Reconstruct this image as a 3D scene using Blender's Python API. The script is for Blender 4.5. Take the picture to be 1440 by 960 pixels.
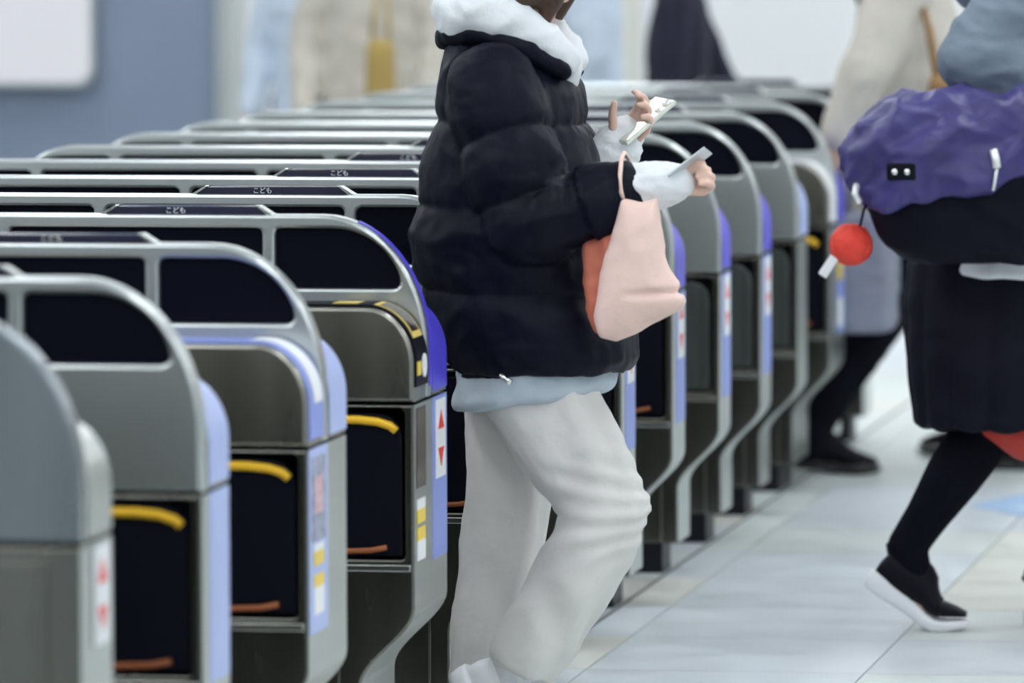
import bpy, bmesh, math, random
from mathutils import Vector, Matrix, Euler, noise

random.seed(7)
for o in list(bpy.data.objects):
    bpy.data.objects.remove(o)
S = bpy.context.scene
COL = S.collection
PI = math.pi
V = Vector

# ------------------------------------------------------------------ camera
cam_d = bpy.data.cameras.new('camera')
cam = bpy.data.objects.new('camera', cam_d)
COL.objects.link(cam)
cam_d.sensor_width = 36.0
cam_d.lens = 237.5
cam_d.clip_end = 200
m = Matrix(((0.98583048, -0.0080227, 0.16755267, 2.15068),
            (0.1677069, 0.06832503, -0.98346636, -11.90464),
            (-0.00355798, 0.99763086, 0.06870236, 1.62038),
            (0, 0, 0, 1)))
cam.matrix_world = m
cam_d.dof.use_dof = True
cam_d.dof.focus_distance = 12.8
cam_d.dof.aperture_fstop = 3.9
S.camera = cam

# ------------------------------------------------------------------ world, exposure
W = bpy.data.worlds.new('world')
S.world = W
W.use_nodes = True
bg = W.node_tree.nodes['Background']
bg.inputs[0].default_value = (0.80, 0.90, 1.0, 1)
bg.inputs[1].default_value = 0.42
S.view_settings.view_transform = 'Standard'
S.view_settings.look = 'None'
S.view_settings.gamma = 1
S.view_settings.use_curve_mapping = False
S.view_settings.exposure = 0.64
LAMP = 7.5

# ------------------------------------------------------------------ materials
def nodes(name):
    mt = bpy.data.materials.new(name)
    mt.use_nodes = True
    nt = mt.node_tree
    return mt, nt, nt.nodes['Principled BSDF']

def mat(name, col, rough=0.5, metal=0.0, var=0.12, scale=14.0, bump=0.0, bscale=60.0,
        stretch=(1, 1, 1), spec=0.5, rvar=0.0, per_object=0.0, sheen=0.0, coat=0.0):
    mt, nt, p = nodes(name)
    tc = nt.nodes.new('ShaderNodeTexCoord')
    mp = nt.nodes.new('ShaderNodeMapping')
    mp.inputs['Scale'].default_value = stretch
    nt.links.new(tc.outputs['Object'], mp.inputs['Vector'])
    nz = nt.nodes.new('ShaderNodeTexNoise')
    nz.inputs['Scale'].default_value = scale
    nz.inputs['Detail'].default_value = 4
    nt.links.new(mp.outputs['Vector'], nz.inputs['Vector'])
    mr = nt.nodes.new('ShaderNodeMapRange')
    mr.inputs['From Min'].default_value = 0.3
    mr.inputs['From Max'].default_value = 0.7
    mr.inputs['To Min'].default_value = 1 - var
    mr.inputs['To Max'].default_value = 1 + var
    nt.links.new(nz.outputs['Fac'], mr.inputs['Value'])
    hsv = nt.nodes.new('ShaderNodeHueSaturation')
    hsv.inputs['Color'].default_value = (*col, 1)
    nt.links.new(mr.outputs['Result'], hsv.inputs['Value'])
    out = hsv.outputs['Color']
    if per_object:
        oi = nt.nodes.new('ShaderNodeObjectInfo')
        m2 = nt.nodes.new('ShaderNodeMapRange')
        m2.inputs['To Min'].default_value = 1 - per_object
        m2.inputs['To Max'].default_value = 1 + per_object
        nt.links.new(oi.outputs['Random'], m2.inputs['Value'])
        h2 = nt.nodes.new('ShaderNodeHueSaturation')
        nt.links.new(out, h2.inputs['Color'])
        nt.links.new(m2.outputs['Result'], h2.inputs['Value'])
        out = h2.outputs['Color']
    nt.links.new(out, p.inputs['Base Color'])
    p.inputs['Roughness'].default_value = rough
    p.inputs['Metallic'].default_value = metal
    p.inputs['Specular IOR Level'].default_value = spec
    if sheen:
        p.inputs['Sheen Weight'].default_value = sheen
        p.inputs['Sheen Roughness'].default_value = 0.4
    if coat:
        p.inputs['Coat Weight'].default_value = coat
        p.inputs['Coat Roughness'].default_value = 0.15
    if rvar:
        m3 = nt.nodes.new('ShaderNodeMapRange')
        m3.inputs['From Min'].default_value = 0.3
        m3.inputs['From Max'].default_value = 0.7
        m3.inputs['To Min'].default_value = max(0.02, rough - rvar)
        m3.inputs['To Max'].default_value = rough + rvar
        nt.links.new(nz.outputs['Fac'], m3.inputs['Value'])
        nt.links.new(m3.outputs['Result'], p.inputs['Roughness'])
    if bump:
        n2 = nt.nodes.new('ShaderNodeTexNoise')
        n2.inputs['Scale'].default_value = bscale
        n2.inputs['Detail'].default_value = 3
        nt.links.new(mp.outputs['Vector'], n2.inputs['Vector'])
        bp = nt.nodes.new('ShaderNodeBump')
        bp.inputs['Strength'].default_value = bump
        bp.inputs['Distance'].default_value = 0.01
        nt.links.new(n2.outputs['Fac'], bp.inputs['Height'])
        nt.links.new(bp.outputs['Normal'], p.inputs['Normal'])
    return mt

def emit(name, col, strength):
    mt, nt, p = nodes(name)
    p.inputs['Base Color'].default_value = (*col, 1)
    p.inputs['Emission Color'].default_value = (*col, 1)
    p.inputs['Emission Strength'].default_value = strength
    return mt

M = {}
M['steel'] = mat('brushed_steel', (0.50, 0.52, 0.50), 0.34, 1.0, 0.05, 3.0, 0.03, 90, (1, 1, 30), rvar=0.05)
M['steel_side'] = mat('brushed_side_steel', (0.33, 0.32, 0.285), 0.30, 1.0, 0.06, 2.0, 0.02, 60, (5, 1, 1.0), rvar=0.04)  # same metal as the end plates, base colour darkened to deepen reflections
M['steel_shaded'] = mat('lane_shaded_steel', (0.20, 0.20, 0.18), 0.27, 1.0, 0.08, 2.0, 0.02, 60, (5, 1, 1.0), rvar=0.04)  # side steel darkened; the dark lane's reflection is put into its base colour
M['satin'] = mat('satin_rail_metal', (0.57, 0.60, 0.60), 0.31, 0.93, 0.05, 3.0)
M['steel_cover'] = mat('blue_grey_cover_steel', (0.25, 0.275, 0.295), 0.30, 1.0, 0.06, 2.0, 0.02, 60, (5, 1, 1.0), rvar=0.04)
M['bright'] = mat('polished_trim', (0.80, 0.81, 0.78), 0.2, 1.0, 0.04, 5.0)
M['pane'] = mat('smoked_black_pane', (0.0035, 0.0042, 0.0105), 0.5, 0, 0.1, 3, spec=0.06)
M['black'] = mat('black_plastic', (0.004, 0.0045, 0.0105), 0.45, 0, 0.1, 6, spec=0.12)
M['glass_flap'] = mat('grey_glass_flap', (0.13, 0.15, 0.14), 0.18, 0.6, 0.3, 3, stretch=(10, 1, 1))
M['yellow'] = mat('yellow_edge', (0.90, 0.52, 0.02), 0.5, 0, 0.05, 8)
M['orange'] = mat('orange_line', (0.32, 0.09, 0.025), 0.5, 0, 0.1, 8)
M['violet'] = mat('violet_blue_film', (0.095, 0.075, 0.72), 0.35, 0, 0.04, 5)
M['peri'] = mat('periwinkle_film', (0.25, 0.32, 0.74), 0.4, 0, 0.05, 5)
M['pale_blue'] = mat('pale_blue_film', (0.42, 0.50, 0.82), 0.4, 0, 0.06, 5)
M['white_film'] = mat('white_sticker_and_glint', (0.85, 0.86, 0.88), 0.45, 0, 0.03, 5)
M['red_film'] = mat('red_print', (0.78, 0.03, 0.02), 0.45, 0, 0.03, 5)
M['yellow_film'] = mat('yellow_print', (0.85, 0.62, 0.08), 0.45, 0, 0.04, 5)
M['brown_glass'] = mat('brown_sensor_window', (0.05, 0.032, 0.024), 0.15, 0, 0.2, 5)
M['grey_print'] = mat('grey_print', (0.33, 0.34, 0.45), 0.5, 0, 0.5, 50)
M['pink_print'] = mat('pink_print', (0.62, 0.42, 0.48), 0.5, 0, 0.3, 60)
M['gold_line'] = mat('gold_line', (0.80, 0.60, 0.16), 0.4, 0, 0.05, 5)
M['dark_acrylic'] = mat('dark_acrylic', (0.03, 0.03, 0.055), 0.12, 0, 0.1, 4)
M['foot'] = mat('black_rubber_foot', (0.006, 0.007, 0.012), 0.45, 0, 0.2, 9, spec=0.3)
M['tile'] = mat('pale_floor_tile', (0.60, 0.645, 0.635), 0.36, 0, 0.05, 5, 0.03, 40, per_object=0.055, rvar=0.08)
M['tile_warm'] = mat('warm_floor_tile', (0.64, 0.645, 0.60), 0.36, 0, 0.05, 5, 0.03, 40, per_object=0.05, rvar=0.08)
M['tile_cool'] = mat('cool_floor_tile', (0.60, 0.64, 0.68), 0.36, 0, 0.05, 5, 0.03, 40, per_object=0.05, rvar=0.08)
M['grout'] = mat('grey_grout', (0.30, 0.33, 0.32), 0.8, 0, 0.1, 20)
M['groove'] = mat('dark_floor_groove', (0.018, 0.02, 0.022), 0.7, 0, 0.1, 20)
M['wall_blue'] = mat('blue_grey_wall', (0.255, 0.305, 0.415), 0.55, 0, 0.05, 2)
M['wall_cream'] = mat('cream_white_wall', (0.90, 0.88, 0.80), 0.6, 0, 0.04, 1.2)
M['wall_white'] = mat('white_wall_panel', (0.93, 0.93, 0.94), 0.5, 0, 0.02, 1.2)
M['ceiling'] = mat('white_ceiling', (0.75, 0.77, 0.78), 0.7, 0, 0.03, 2)
M['lamp'] = emit('lamp_diffuser', (0.93, 0.97, 1.0), LAMP)
M['panel_glow'] = emit('backlit_panel', (0.86, 0.88, 0.95), 0.42)
M['panel_glow'].node_tree.nodes['Principled BSDF'].inputs['Base Color'].default_value = (0.15, 0.15, 0.16, 1)
M['mark_blue'] = mat('blue_floor_marking', (0.36, 0.52, 0.75), 0.4, 0, 0.05, 5)

# ------------------------------------------------------------------ mesh helpers
def link(name, me, mt=None, parent=None):
    o = bpy.data.objects.new(name, me)
    COL.objects.link(o)
    if me is not None and mt is not None and len(me.materials) == 0:
        me.materials.append(mt)
    if parent is not None:
        o.parent = parent
    return o

def tag(o, label, cat, group=None):
    o['label'] = label
    o['category'] = cat
    if group:
        o['group'] = group
    return o

def thing(name, label, cat, loc=(0, 0, 0), rz=0.0, group=None):
    o = bpy.data.objects.new(name, None)
    o.empty_display_size = 0.1
    COL.objects.link(o)
    o.location = loc
    o.rotation_euler = (0, 0, rz)
    return tag(o, label, cat, group)

def struct(o):
    o['kind'] = 'structure'
    return o

def finish(bm, name, smooth=False):
    me = bpy.data.meshes.new(name)
    bmesh.ops.recalc_face_normals(bm, faces=bm.faces)
    bm.to_mesh(me)
    bm.free()
    if smooth:
        for p in me.polygons:
            p.use_smooth = True
    return me

def add_box(bm, x0, x1, y0, y1, z0, z1, mat4=None):
    vs = [bm.verts.new(V(c)) for c in ((x0, y0, z0), (x1, y0, z0), (x1, y1, z0), (x0, y1, z0),
                                       (x0, y0, z1), (x1, y0, z1), (x1, y1, z1), (x0, y1, z1))]
    if mat4:
        for v in vs:
            v.co = mat4 @ v.co
    for f in ((3, 2, 1, 0), (4, 5, 6, 7), (0, 1, 5, 4), (1, 2, 6, 5), (2, 3, 7, 6), (3, 0, 4, 7)):
        bm.faces.new([vs[i] for i in f])

def box_mesh(x0, x1, y0, y1, z0, z1, bevel=0.0, mat4=None, name='box'):
    bm = bmesh.new()
    add_box(bm, x0, x1, y0, y1, z0, z1, mat4)
    if bevel:
        bmesh.ops.bevel(bm, geom=bm.edges[:], offset=bevel, segments=2, affect='EDGES', profile=0.5)
    return finish(bm, name, False)

def eval_mesh(o):
    bpy.context.view_layer.update()
    dg = bpy.context.evaluated_depsgraph_get()
    return bpy.data.meshes.new_from_object(o.evaluated_get(dg))

def plate_mesh(outer, holes, y0, y1, bevel=0.0035):
    """flat plate in the XZ plane with holes, thickness y0..y1, edges rounded"""
    cu = bpy.data.curves.new('tmp', 'CURVE')
    cu.dimensions = '2D'
    cu.fill_mode = 'BOTH'
    for pts in [outer] + list(holes):
        sp = cu.splines.new('POLY')
        sp.points.add(len(pts) - 1)
        for i, (x, z) in enumerate(pts):
            sp.points[i].co = (x, z, 0, 1)
        sp.use_cyclic_u = True
    cu.extrude = (y1 - y0) / 2 - bevel
    cu.bevel_depth = bevel
    cu.bevel_resolution = 1
    cu.offset = -bevel
    o = bpy.data.objects.new('tmp', cu)
    COL.objects.link(o)
    me = eval_mesh(o)
    bpy.data.objects.remove(o)
    bpy.data.curves.remove(cu)
    mid = (y0 + y1) / 2
    me.transform(Matrix.Translation((0, mid, 0)) @ Matrix.Rotation(PI / 2, 4, 'X'))
    me.materials.clear()
    for p in me.polygons:
        p.use_smooth = False
    return me

def band_mesh(pts, y0, y1, off=0.0016, th=0.0012):
    """thin strip laid on an outer profile given as a list of (x, z)"""
    bm = bmesh.new()
    n = len(pts)
    rows = []
    for i, (x, z) in enumerate(pts):
        a = pts[max(0, i - 1)]
        b = pts[min(n - 1, i + 1)]
        t = V((b[0] - a[0], b[1] - a[1]))
        t.normalize()
        nx, nz = -t[1], t[0]
        if i == 0:
            pass
        rows.append([(x + nx * o, z + nz * o) for o in (off - th, off)])
    if True:
        # make sure that the normal points outwards (right / up for these ends)
        mx = sum(r[1][0] - r[0][0] + r[1][1] - r[0][1] for r in rows)
        if mx < 0:
            rows = []
            for i, (x, z) in enumerate(pts):
                a = pts[max(0, i - 1)]
                b = pts[min(n - 1, i + 1)]
                t = V((b[0] - a[0], b[1] - a[1]))
                t.normalize()
                rows.append([(x + t[1] * o, z - t[0] * o) for o in (off - th, off)])
    vs = []
    for r in rows:
        (xa, za), (xb, zb) = r
        vs.append([bm.verts.new((xa, y0, za)), bm.verts.new((xb, y0, zb)),
                   bm.verts.new((xb, y1, zb)), bm.verts.new((xa, y1, za))])
    for i in range(len(vs) - 1):
        for k in range(4):
            bm.faces.new((vs[i][k], vs[i][(k + 1) % 4], vs[i + 1][(k + 1) % 4], vs[i + 1][k]))
    bm.faces.new(vs[0])
    bm.faces.new(vs[-1])
    return finish(bm, 'band')

def ring_verts(bm, c, u, v, ru, rv, seg, power=2.0):
    out = []
    for i in range(seg):
        a = 2 * PI * i / seg
        ca, sa = math.cos(a), math.sin(a)
        if power != 2.0:
            ca = math.copysign(abs(ca) ** (2 / power), ca)
            sa = math.copysign(abs(sa) ** (2 / power), sa)
        out.append(bm.verts.new(c + u * (ru * ca) + v * (rv * sa)))
    return out

def add_loft(bm, rings, seg=20, power=2.0, cap=True):
    """rings: (centre, u, v, ru, rv)"""
    prev = None
    first = None
    for (c, u, v, ru, rv) in rings:
        r = ring_verts(bm, V(c), V(u), V(v), ru, rv, seg, power)
        if prev:
            for i in range(seg):
                bm.faces.new((prev[i], prev[(i + 1) % seg], r[(i + 1) % seg], r[i]))
        else:
            first = r
        prev = r
    if cap:
        bm.faces.new(first[::-1])
        bm.faces.new(prev)

def frame_of(d):
    d = V(d).normalized()
    a = V((0, 0, 1)) if abs(d.z) < 0.9 else V((1, 0, 0))
    u = d.cross(a).normalized()
    v = u.cross(d).normalized()
    return u, v

def add_cap(bm, p0, p1, r0, r1, seg=12):
    p0, p1 = V(p0), V(p1)
    d = p1 - p0
    if d.length < 1e-5:
        d = V((0, 0, 1e-4))
    dn = d.normalized()
    u, v = frame_of(dn)
    rings = []
    for k in range(1, 5):
        a = PI / 2 * k / 4
        rings.append((p0 - dn * (r0 * math.cos(a)), u, v, r0 * math.sin(a), r0 * math.sin(a)))
    for k in range(0, 4):
        a = PI / 2 * k / 4
        rings.append((p1 + dn * (r1 * math.sin(a)), u, v, r1 * math.cos(a), r1 * math.cos(a)))
    add_loft(bm, rings, seg)

def add_ell(bm, c, r, rot=None, seg=16):
    c = V(c)
    R = rot.to_matrix() if rot is not None else Matrix.Identity(3)
    u, v, w = R @ V((1, 0, 0)), R @ V((0, 1, 0)), R @ V((0, 0, 1))
    rings = []
    for k in range(1, 10):
        a = PI * k / 10
        rings.append((c - w * (r[2] * math.cos(a)), u, v, r[0] * math.sin(a), r[1] * math.sin(a)))
    add_loft(bm, rings, seg)

def chain(bm, pts, seg=14):
    """pts: (x, y, z, r)"""
    for a, b in zip(pts[:-1], pts[1:]):
        add_cap(bm, a[:3], b[:3], a[3], b[3], seg)

def blob_mesh(bm, voxel=0.008, smooth=4, disp=None, name='blob'):
    """joins every closed shape in bm into one continuous surface"""
    bmesh.ops.recalc_face_normals(bm, faces=bm.faces)
    me = bpy.data.meshes.new('tmp')
    bm.to_mesh(me)
    bm.free()
    o = bpy.data.objects.new('tmp', me)
    COL.objects.link(o)
    md = o.modifiers.new('r', 'REMESH')
    md.mode = 'VOXEL'
    md.voxel_size = voxel
    md.use_smooth_shade = True
    if smooth:
        ms = o.modifiers.new('s', 'SMOOTH')
        ms.factor = 0.5
        ms.iterations = smooth
    out = eval_mesh(o)
    bpy.data.objects.remove(o)
    bpy.data.meshes.remove(me)
    if disp:
        nrm = [v.normal.copy() for v in out.vertices]
        for v, nn in zip(out.vertices, nrm):
            v.co += nn * disp(v.co, nn)
    for p in out.polygons:
        p.use_smooth = True
    out.name = name
    return out

def tube_mesh(pts, r, seg=8, name='tube'):
    bm = bmesh.new()
    n = len(pts)
    rings = []
    for i, p in enumerate(pts):
        a, b = V(pts[max(0, i - 1)]), V(pts[min(n - 1, i + 1)])
        u, v = frame_of(b - a)
        rings.append((p, u, v, r, r))
    add_loft(bm, rings, seg)
    return finish(bm, name, True)

def sphere_mesh(c, r, seg=14, name='sphere'):
    bm = bmesh.new()
    add_ell(bm, c, r if hasattr(r, '__len__') else (r, r, r), None, seg)
    return finish(bm, name, True)

# ------------------------------------------------------------------ setting
def flat_box(name, x0, x1, y0, y1, z0, z1, mt, parent=None):
    return link(name, box_mesh(x0, x1, y0, y1, z0, z1, name=name), mt, parent)

floor = struct(flat_box('floor', -14, 10, -14, 18, -0.10, -0.006, M['grout']))
GX = -0.123
col_edges = [(-2.455, -1.880), (-1.875, -1.300), (-1.295, -0.720), (-0.715, GX - 0.010), (GX + 0.002, -0.014),
             (-0.010, 0.558), (0.562, 1.130), (1.134, 1.702), (1.706, 2.274), (2.278, 2.846)]
ROW0, RH = 0.175, 0.605
tile_meshes = {}
tm = [M['tile'], M['tile'], M['tile_warm'], M['tile_cool']]
for ci, (xa, xb) in enumerate(col_edges):
    for rj in range(-3, 21):
        k = random.randrange(4)
        key = (ci, k)
        if key not in tile_meshes:
            w = (xb - xa) / 2
            me = box_mesh(-w, w, -RH / 2 + 0.0016, RH / 2 - 0.0016, -0.014, 0.0, name='tile')
            me.materials.append(tm[k])
            tile_meshes[key] = me
        if ci < 3 and rj > 12:
            continue
        t = link('tile', tile_meshes[key], None, floor)
        t.location = ((xa + xb) / 2, ROW0 + RH * rj, 0)
g = link('floor_groove', box_mesh(GX - 0.009, GX + 0.001, -2, 12.6, -0.0055, -0.003), M['groove'], floor)

# blue printed guide marking on the floor with its white arrow tip
bm = bmesh.new()
q = [(0.405, 5.36), (0.52, 5.74), (0.95, 5.74), (0.95, 5.10), (0.56, 5.10)]
lo = [bm.verts.new((x, y, 0.0002)) for x, y in q]
hi = [bm.verts.new((x, y, 0.0016)) for x, y in q]
bm.faces.new(hi)
bm.faces.new(lo[::-1])
for i in range(5):
    bm.faces.new((lo[i], lo[(i + 1) % 5], hi[(i + 1) % 5], hi[i]))
fm = thing('floor_marking', 'pale blue guide marking with white arrow stuck on the floor tiles', 'floor marking', (0.5, 5.4, 0))
o = link('blue_film', finish(bm, 'film'), M['mark_blue'], fm)
o.location = (-0.5, -5.4, 0)
bm = bmesh.new()
q = [(0.525, 5.30), (0.62, 5.47), (0.80, 5.47), (0.80, 5.30)]
lo = [bm.verts.new((x, y, 0.0014)) for x, y in q]
hi = [bm.verts.new((x, y, 0.0024)) for x, y in q]
bm.faces.new(hi)
bm.faces.new(lo[::-1])
for i in range(4):
    bm.faces.new((lo[i], lo[(i + 1) % 4], hi[(i + 1) % 4], hi[i]))
o = link('white_arrow', finish(bm, 'arrow'), M['white_film'], fm)
o.location = (-0.5, -5.4, 0)

wb = struct(flat_box('wall_back', -14, 10, 17.0, 17.2, 0, 3.4, M['wall_cream']))
for i, (xa, xb) in enumerate(((-2.20, -0.05), (-0.02, 2.1), (2.13, 4.3), (-4.4, -3.55))):
    link('wall_panel', box_mesh(xa, xb, 16.955, 17.0, 0.12, 2.7, 0.006), M['wall_white'], wb)
wl = struct(flat_box('wall_left', -10, -3.215, 13.0, 13.25, 0, 3.4, M['wall_blue']))
struct(flat_box('trim_1', -3.213, -3.165, 12.97, 13.25, 0, 3.4, M['satin']))
struct(flat_box('ceiling', -14, 10, -16, 18, 3.4, 3.5, M['ceiling']))
# backlit sign with rounded corners on the blue-grey wall
def rrect(x0, x1, z0, z1, r, n=5):
    pts = []
    for cx, cz, a0 in ((x1 - r, z1 - r, 0), (x0 + r, z1 - r, 90), (x0 + r, z0 + r, 180), (x1 - r, z0 + r, 270)):
        for k in range(n + 1):
            a = math.radians(a0 + 90 * k / n)
            pts.append((cx + r * math.cos(a), cz + r * math.sin(a)))
    return pts
sg = thing('backlit_panel', 'white backlit panel with rounded corners on the blue-grey wall', 'sign', (-4.4, 12.93, 0.83))
o = link('frame', plate_mesh(rrect(-0.95, 0.735, 0, 1.25, 0.075), [], -0.02, 0.07, 0.006), M['satin'], sg)
o = link('lit_face', plate_mesh(rrect(-0.93, 0.715, 0.02, 1.23, 0.06), [], -0.028, -0.018, 0.002), M['panel_glow'], sg)

# ceiling lamps
frame_me = box_mesh(-0.20, 0.20, -1.25, 1.25, 0.0, 0.08, 0.01)
frame_me.materials.append(M['satin'])
dif_me = box_mesh(-0.17, 0.17, -1.2, 1.2, -0.015, 0.01, 0.004)
dif_me.materials.append(M['lamp'])
for ix, x in enumerate((-6.4, -3.9, -1.4, 1.1, 3.6, 6.1)):
    for iy in range(9):
        y = (-11.5 + iy * 3.4)  # spacing brings the last unseen row close to the back wall, to brighten it
        t = thing('ceiling_lamp', 'long white fluorescent lamp on the station ceiling', 'lamp', (x, y, 3.315), 0, 'ceiling lamps over the gates and an unseen row near the back wall')
        link('housing', frame_me, None, t)
        link('diffuser', dif_me, None, t)

# ------------------------------------------------------------------ ticket gates
GL = -1.54            # other end of a gate
SPLIT = 0.702
def arch_pts(h, rx, rz, n=14, z0=SPLIT):
    """right end: from (0, z0) up over the rounded corner to (-rx, h)"""
    pts = [(0.0, z0)]
    for k in range(n + 1):
        a = PI / 2 * k / n
        # superellipse a little squarer than a circle
        pts.append((-rx + rx * math.cos(a), h - rz + rz * math.sin(a)))
    return pts
def s_pts(n=12):
    """right end, leg and overhang from the bottom up to the split"""
    pts = [(-0.097, 0.072)]
    for k in range(n + 1):
        t = k / n
        s = t * t * (3 - 2 * t)
        pts.append((-0.097 + 0.097 * s, 0.200 + 0.138 * t))
    return pts
def mirror(pts):
    return [(GL - x, z) for x, z in reversed(pts)]
def upper_outline(h, rx, rz):
    a = arch_pts(h, rx, rz)
    return a + mirror(a)
def lower_outline(top=SPLIT - 0.005):
    a = s_pts() + [(0.0, top)]
    return a + mirror(a)

TOP_T = 1.023
TALL = (TOP_T, 0.19, 0.235)
LOW = (0.868, 0.085, 0.10)

def window_holes():
    t = 0.024
    zt, zb = TOP_T - t, 0.893
    hs = []
    def mid(xa, xb):
        return rrect(xa, xb, zb, zt, 0.010, 3)
    # window with the curved corner
    def curved():
        pts = []
        for k in range(4):
            a = -PI / 2 + PI / 2 * k / 3
            pts.append((-0.060 + 0.013 * math.cos(a), zb + 0.012 + 0.012 * math.sin(a)))
        # inner arc roughly parallel to the arch
        for k in range(0, 15):
            a = math.radians(19) + (PI / 2 - math.radians(19)) * k / 14
            pts.append((-0.168 + 0.126 * math.cos(a), 0.878 + (zt - 0.878) * math.sin(a)))
        pts += [(-0.262, zt), (-0.269, zt - 0.003), (-0.272, zt - 0.010), (-0.272, zb + 0.010), (-0.269, zb + 0.003), (-0.262, zb)]
        return pts
    c = curved()
    hs.append(c)
    hs.append(mid(-0.755, -0.296))
    hs.append(mid(GL + 0.296, -0.779))
    hs.append([(GL - x, z) for x, z in reversed(c)])
    return hs

RX0, RX1, RZ0, RZ1 = -0.44, -0.016, 0.425, 0.690
CACHE = {}
def cached(key, fn, mt=None):
    if key not in CACHE:
        me = fn()
        if mt is not None:
            me.materials.append(mt)
        CACHE[key] = me
    return CACHE[key]

def text_mesh(s, size, y, depth=0.0008):
    cu = bpy.data.curves.new('tmp', 'FONT')
    cu.body = s
    cu.size = size
    cu.extrude = depth
    cu.align_x = 'CENTER'
    o = bpy.data.objects.new('tmp', cu)
    COL.objects.link(o)
    me = eval_mesh(o)
    bpy.data.objects.remove(o)
    bpy.data.curves.remove(cu)
    me.transform(Matrix.Rotation(PI / 2, 4, 'X'))
    me.materials.clear()
    return me

def pane_mesh(pts, y0, y1):
    return plate_mesh(pts, [], y0, y1, 0.0005)

HOLES = window_holes()

def prof_range(h, rx, rz, z0, x1=None, z1=None):
    """points on the right end of a body between heights; x1: stop on top at that x"""
    full = s_pts()[1:] + [(0.0, 0.40), (0.0, 0.5), (0.0, 0.6)] + arch_pts(h, rx, rz)
    if x1 is not None:
        full.append((x1, h))
    out = []
    for p in full:
        if p[1] >= z0 and (z1 is None or p[1] <= z1):
            out.append(p)
    if z1 is not None and out[-1][1] < z1 - 1e-4:
        out.append((0.0, z1))
    if out[0][1] > z0 + 1e-4:
        out.insert(0, (0.0, z0))
    return out

def yz_box(y0, y1, z0, z1, x=0.0016, th=0.0014, bevel=0):
    return box_mesh(x - th, x, y0, y1, z0, z1, bevel)

def tri_mesh(yc, zc, w, h, up, x):
    bm = bmesh.new()
    s = 1 if up else -1
    q = [(yc - w, zc - s * h), (yc + w, zc - s * h), (yc, zc + s * h)]
    a = [bm.verts.new((x, y, z)) for y, z in q]
    b = [bm.verts.new((x + 0.0008, y, z)) for y, z in q]
    bm.faces.new(a)
    bm.faces.new(b)
    for i in range(3):
        bm.faces.new((a[i], a[(i + 1) % 3], b[(i + 1) % 3], b[i]))
    return finish(bm, 'tri')

def arrow_sticker(t, y0, y1, z0=0.550, z1=0.690):
    s = link('arrow_sticker', cached(('stk', y0, y1, z0), lambda: yz_box(y0, y1, z0, z1, 0.0034), M['white_film']), None, t)
    yc = (y0 + y1) / 2
    w = (y1 - y0) * 0.30
    zc = (z0 + z1) / 2
    link('red_triangle', cached(('tu', y0, y1, z0), lambda: tri_mesh(yc, zc + 0.034, w, 0.017, True, 0.0034), M['red_film']), None, s)
    link('red_triangle', cached(('td', y0, y1, z0), lambda: tri_mesh(yc, zc - 0.034, w, 0.017, False, 0.0034), M['red_film']), None, s)

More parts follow.
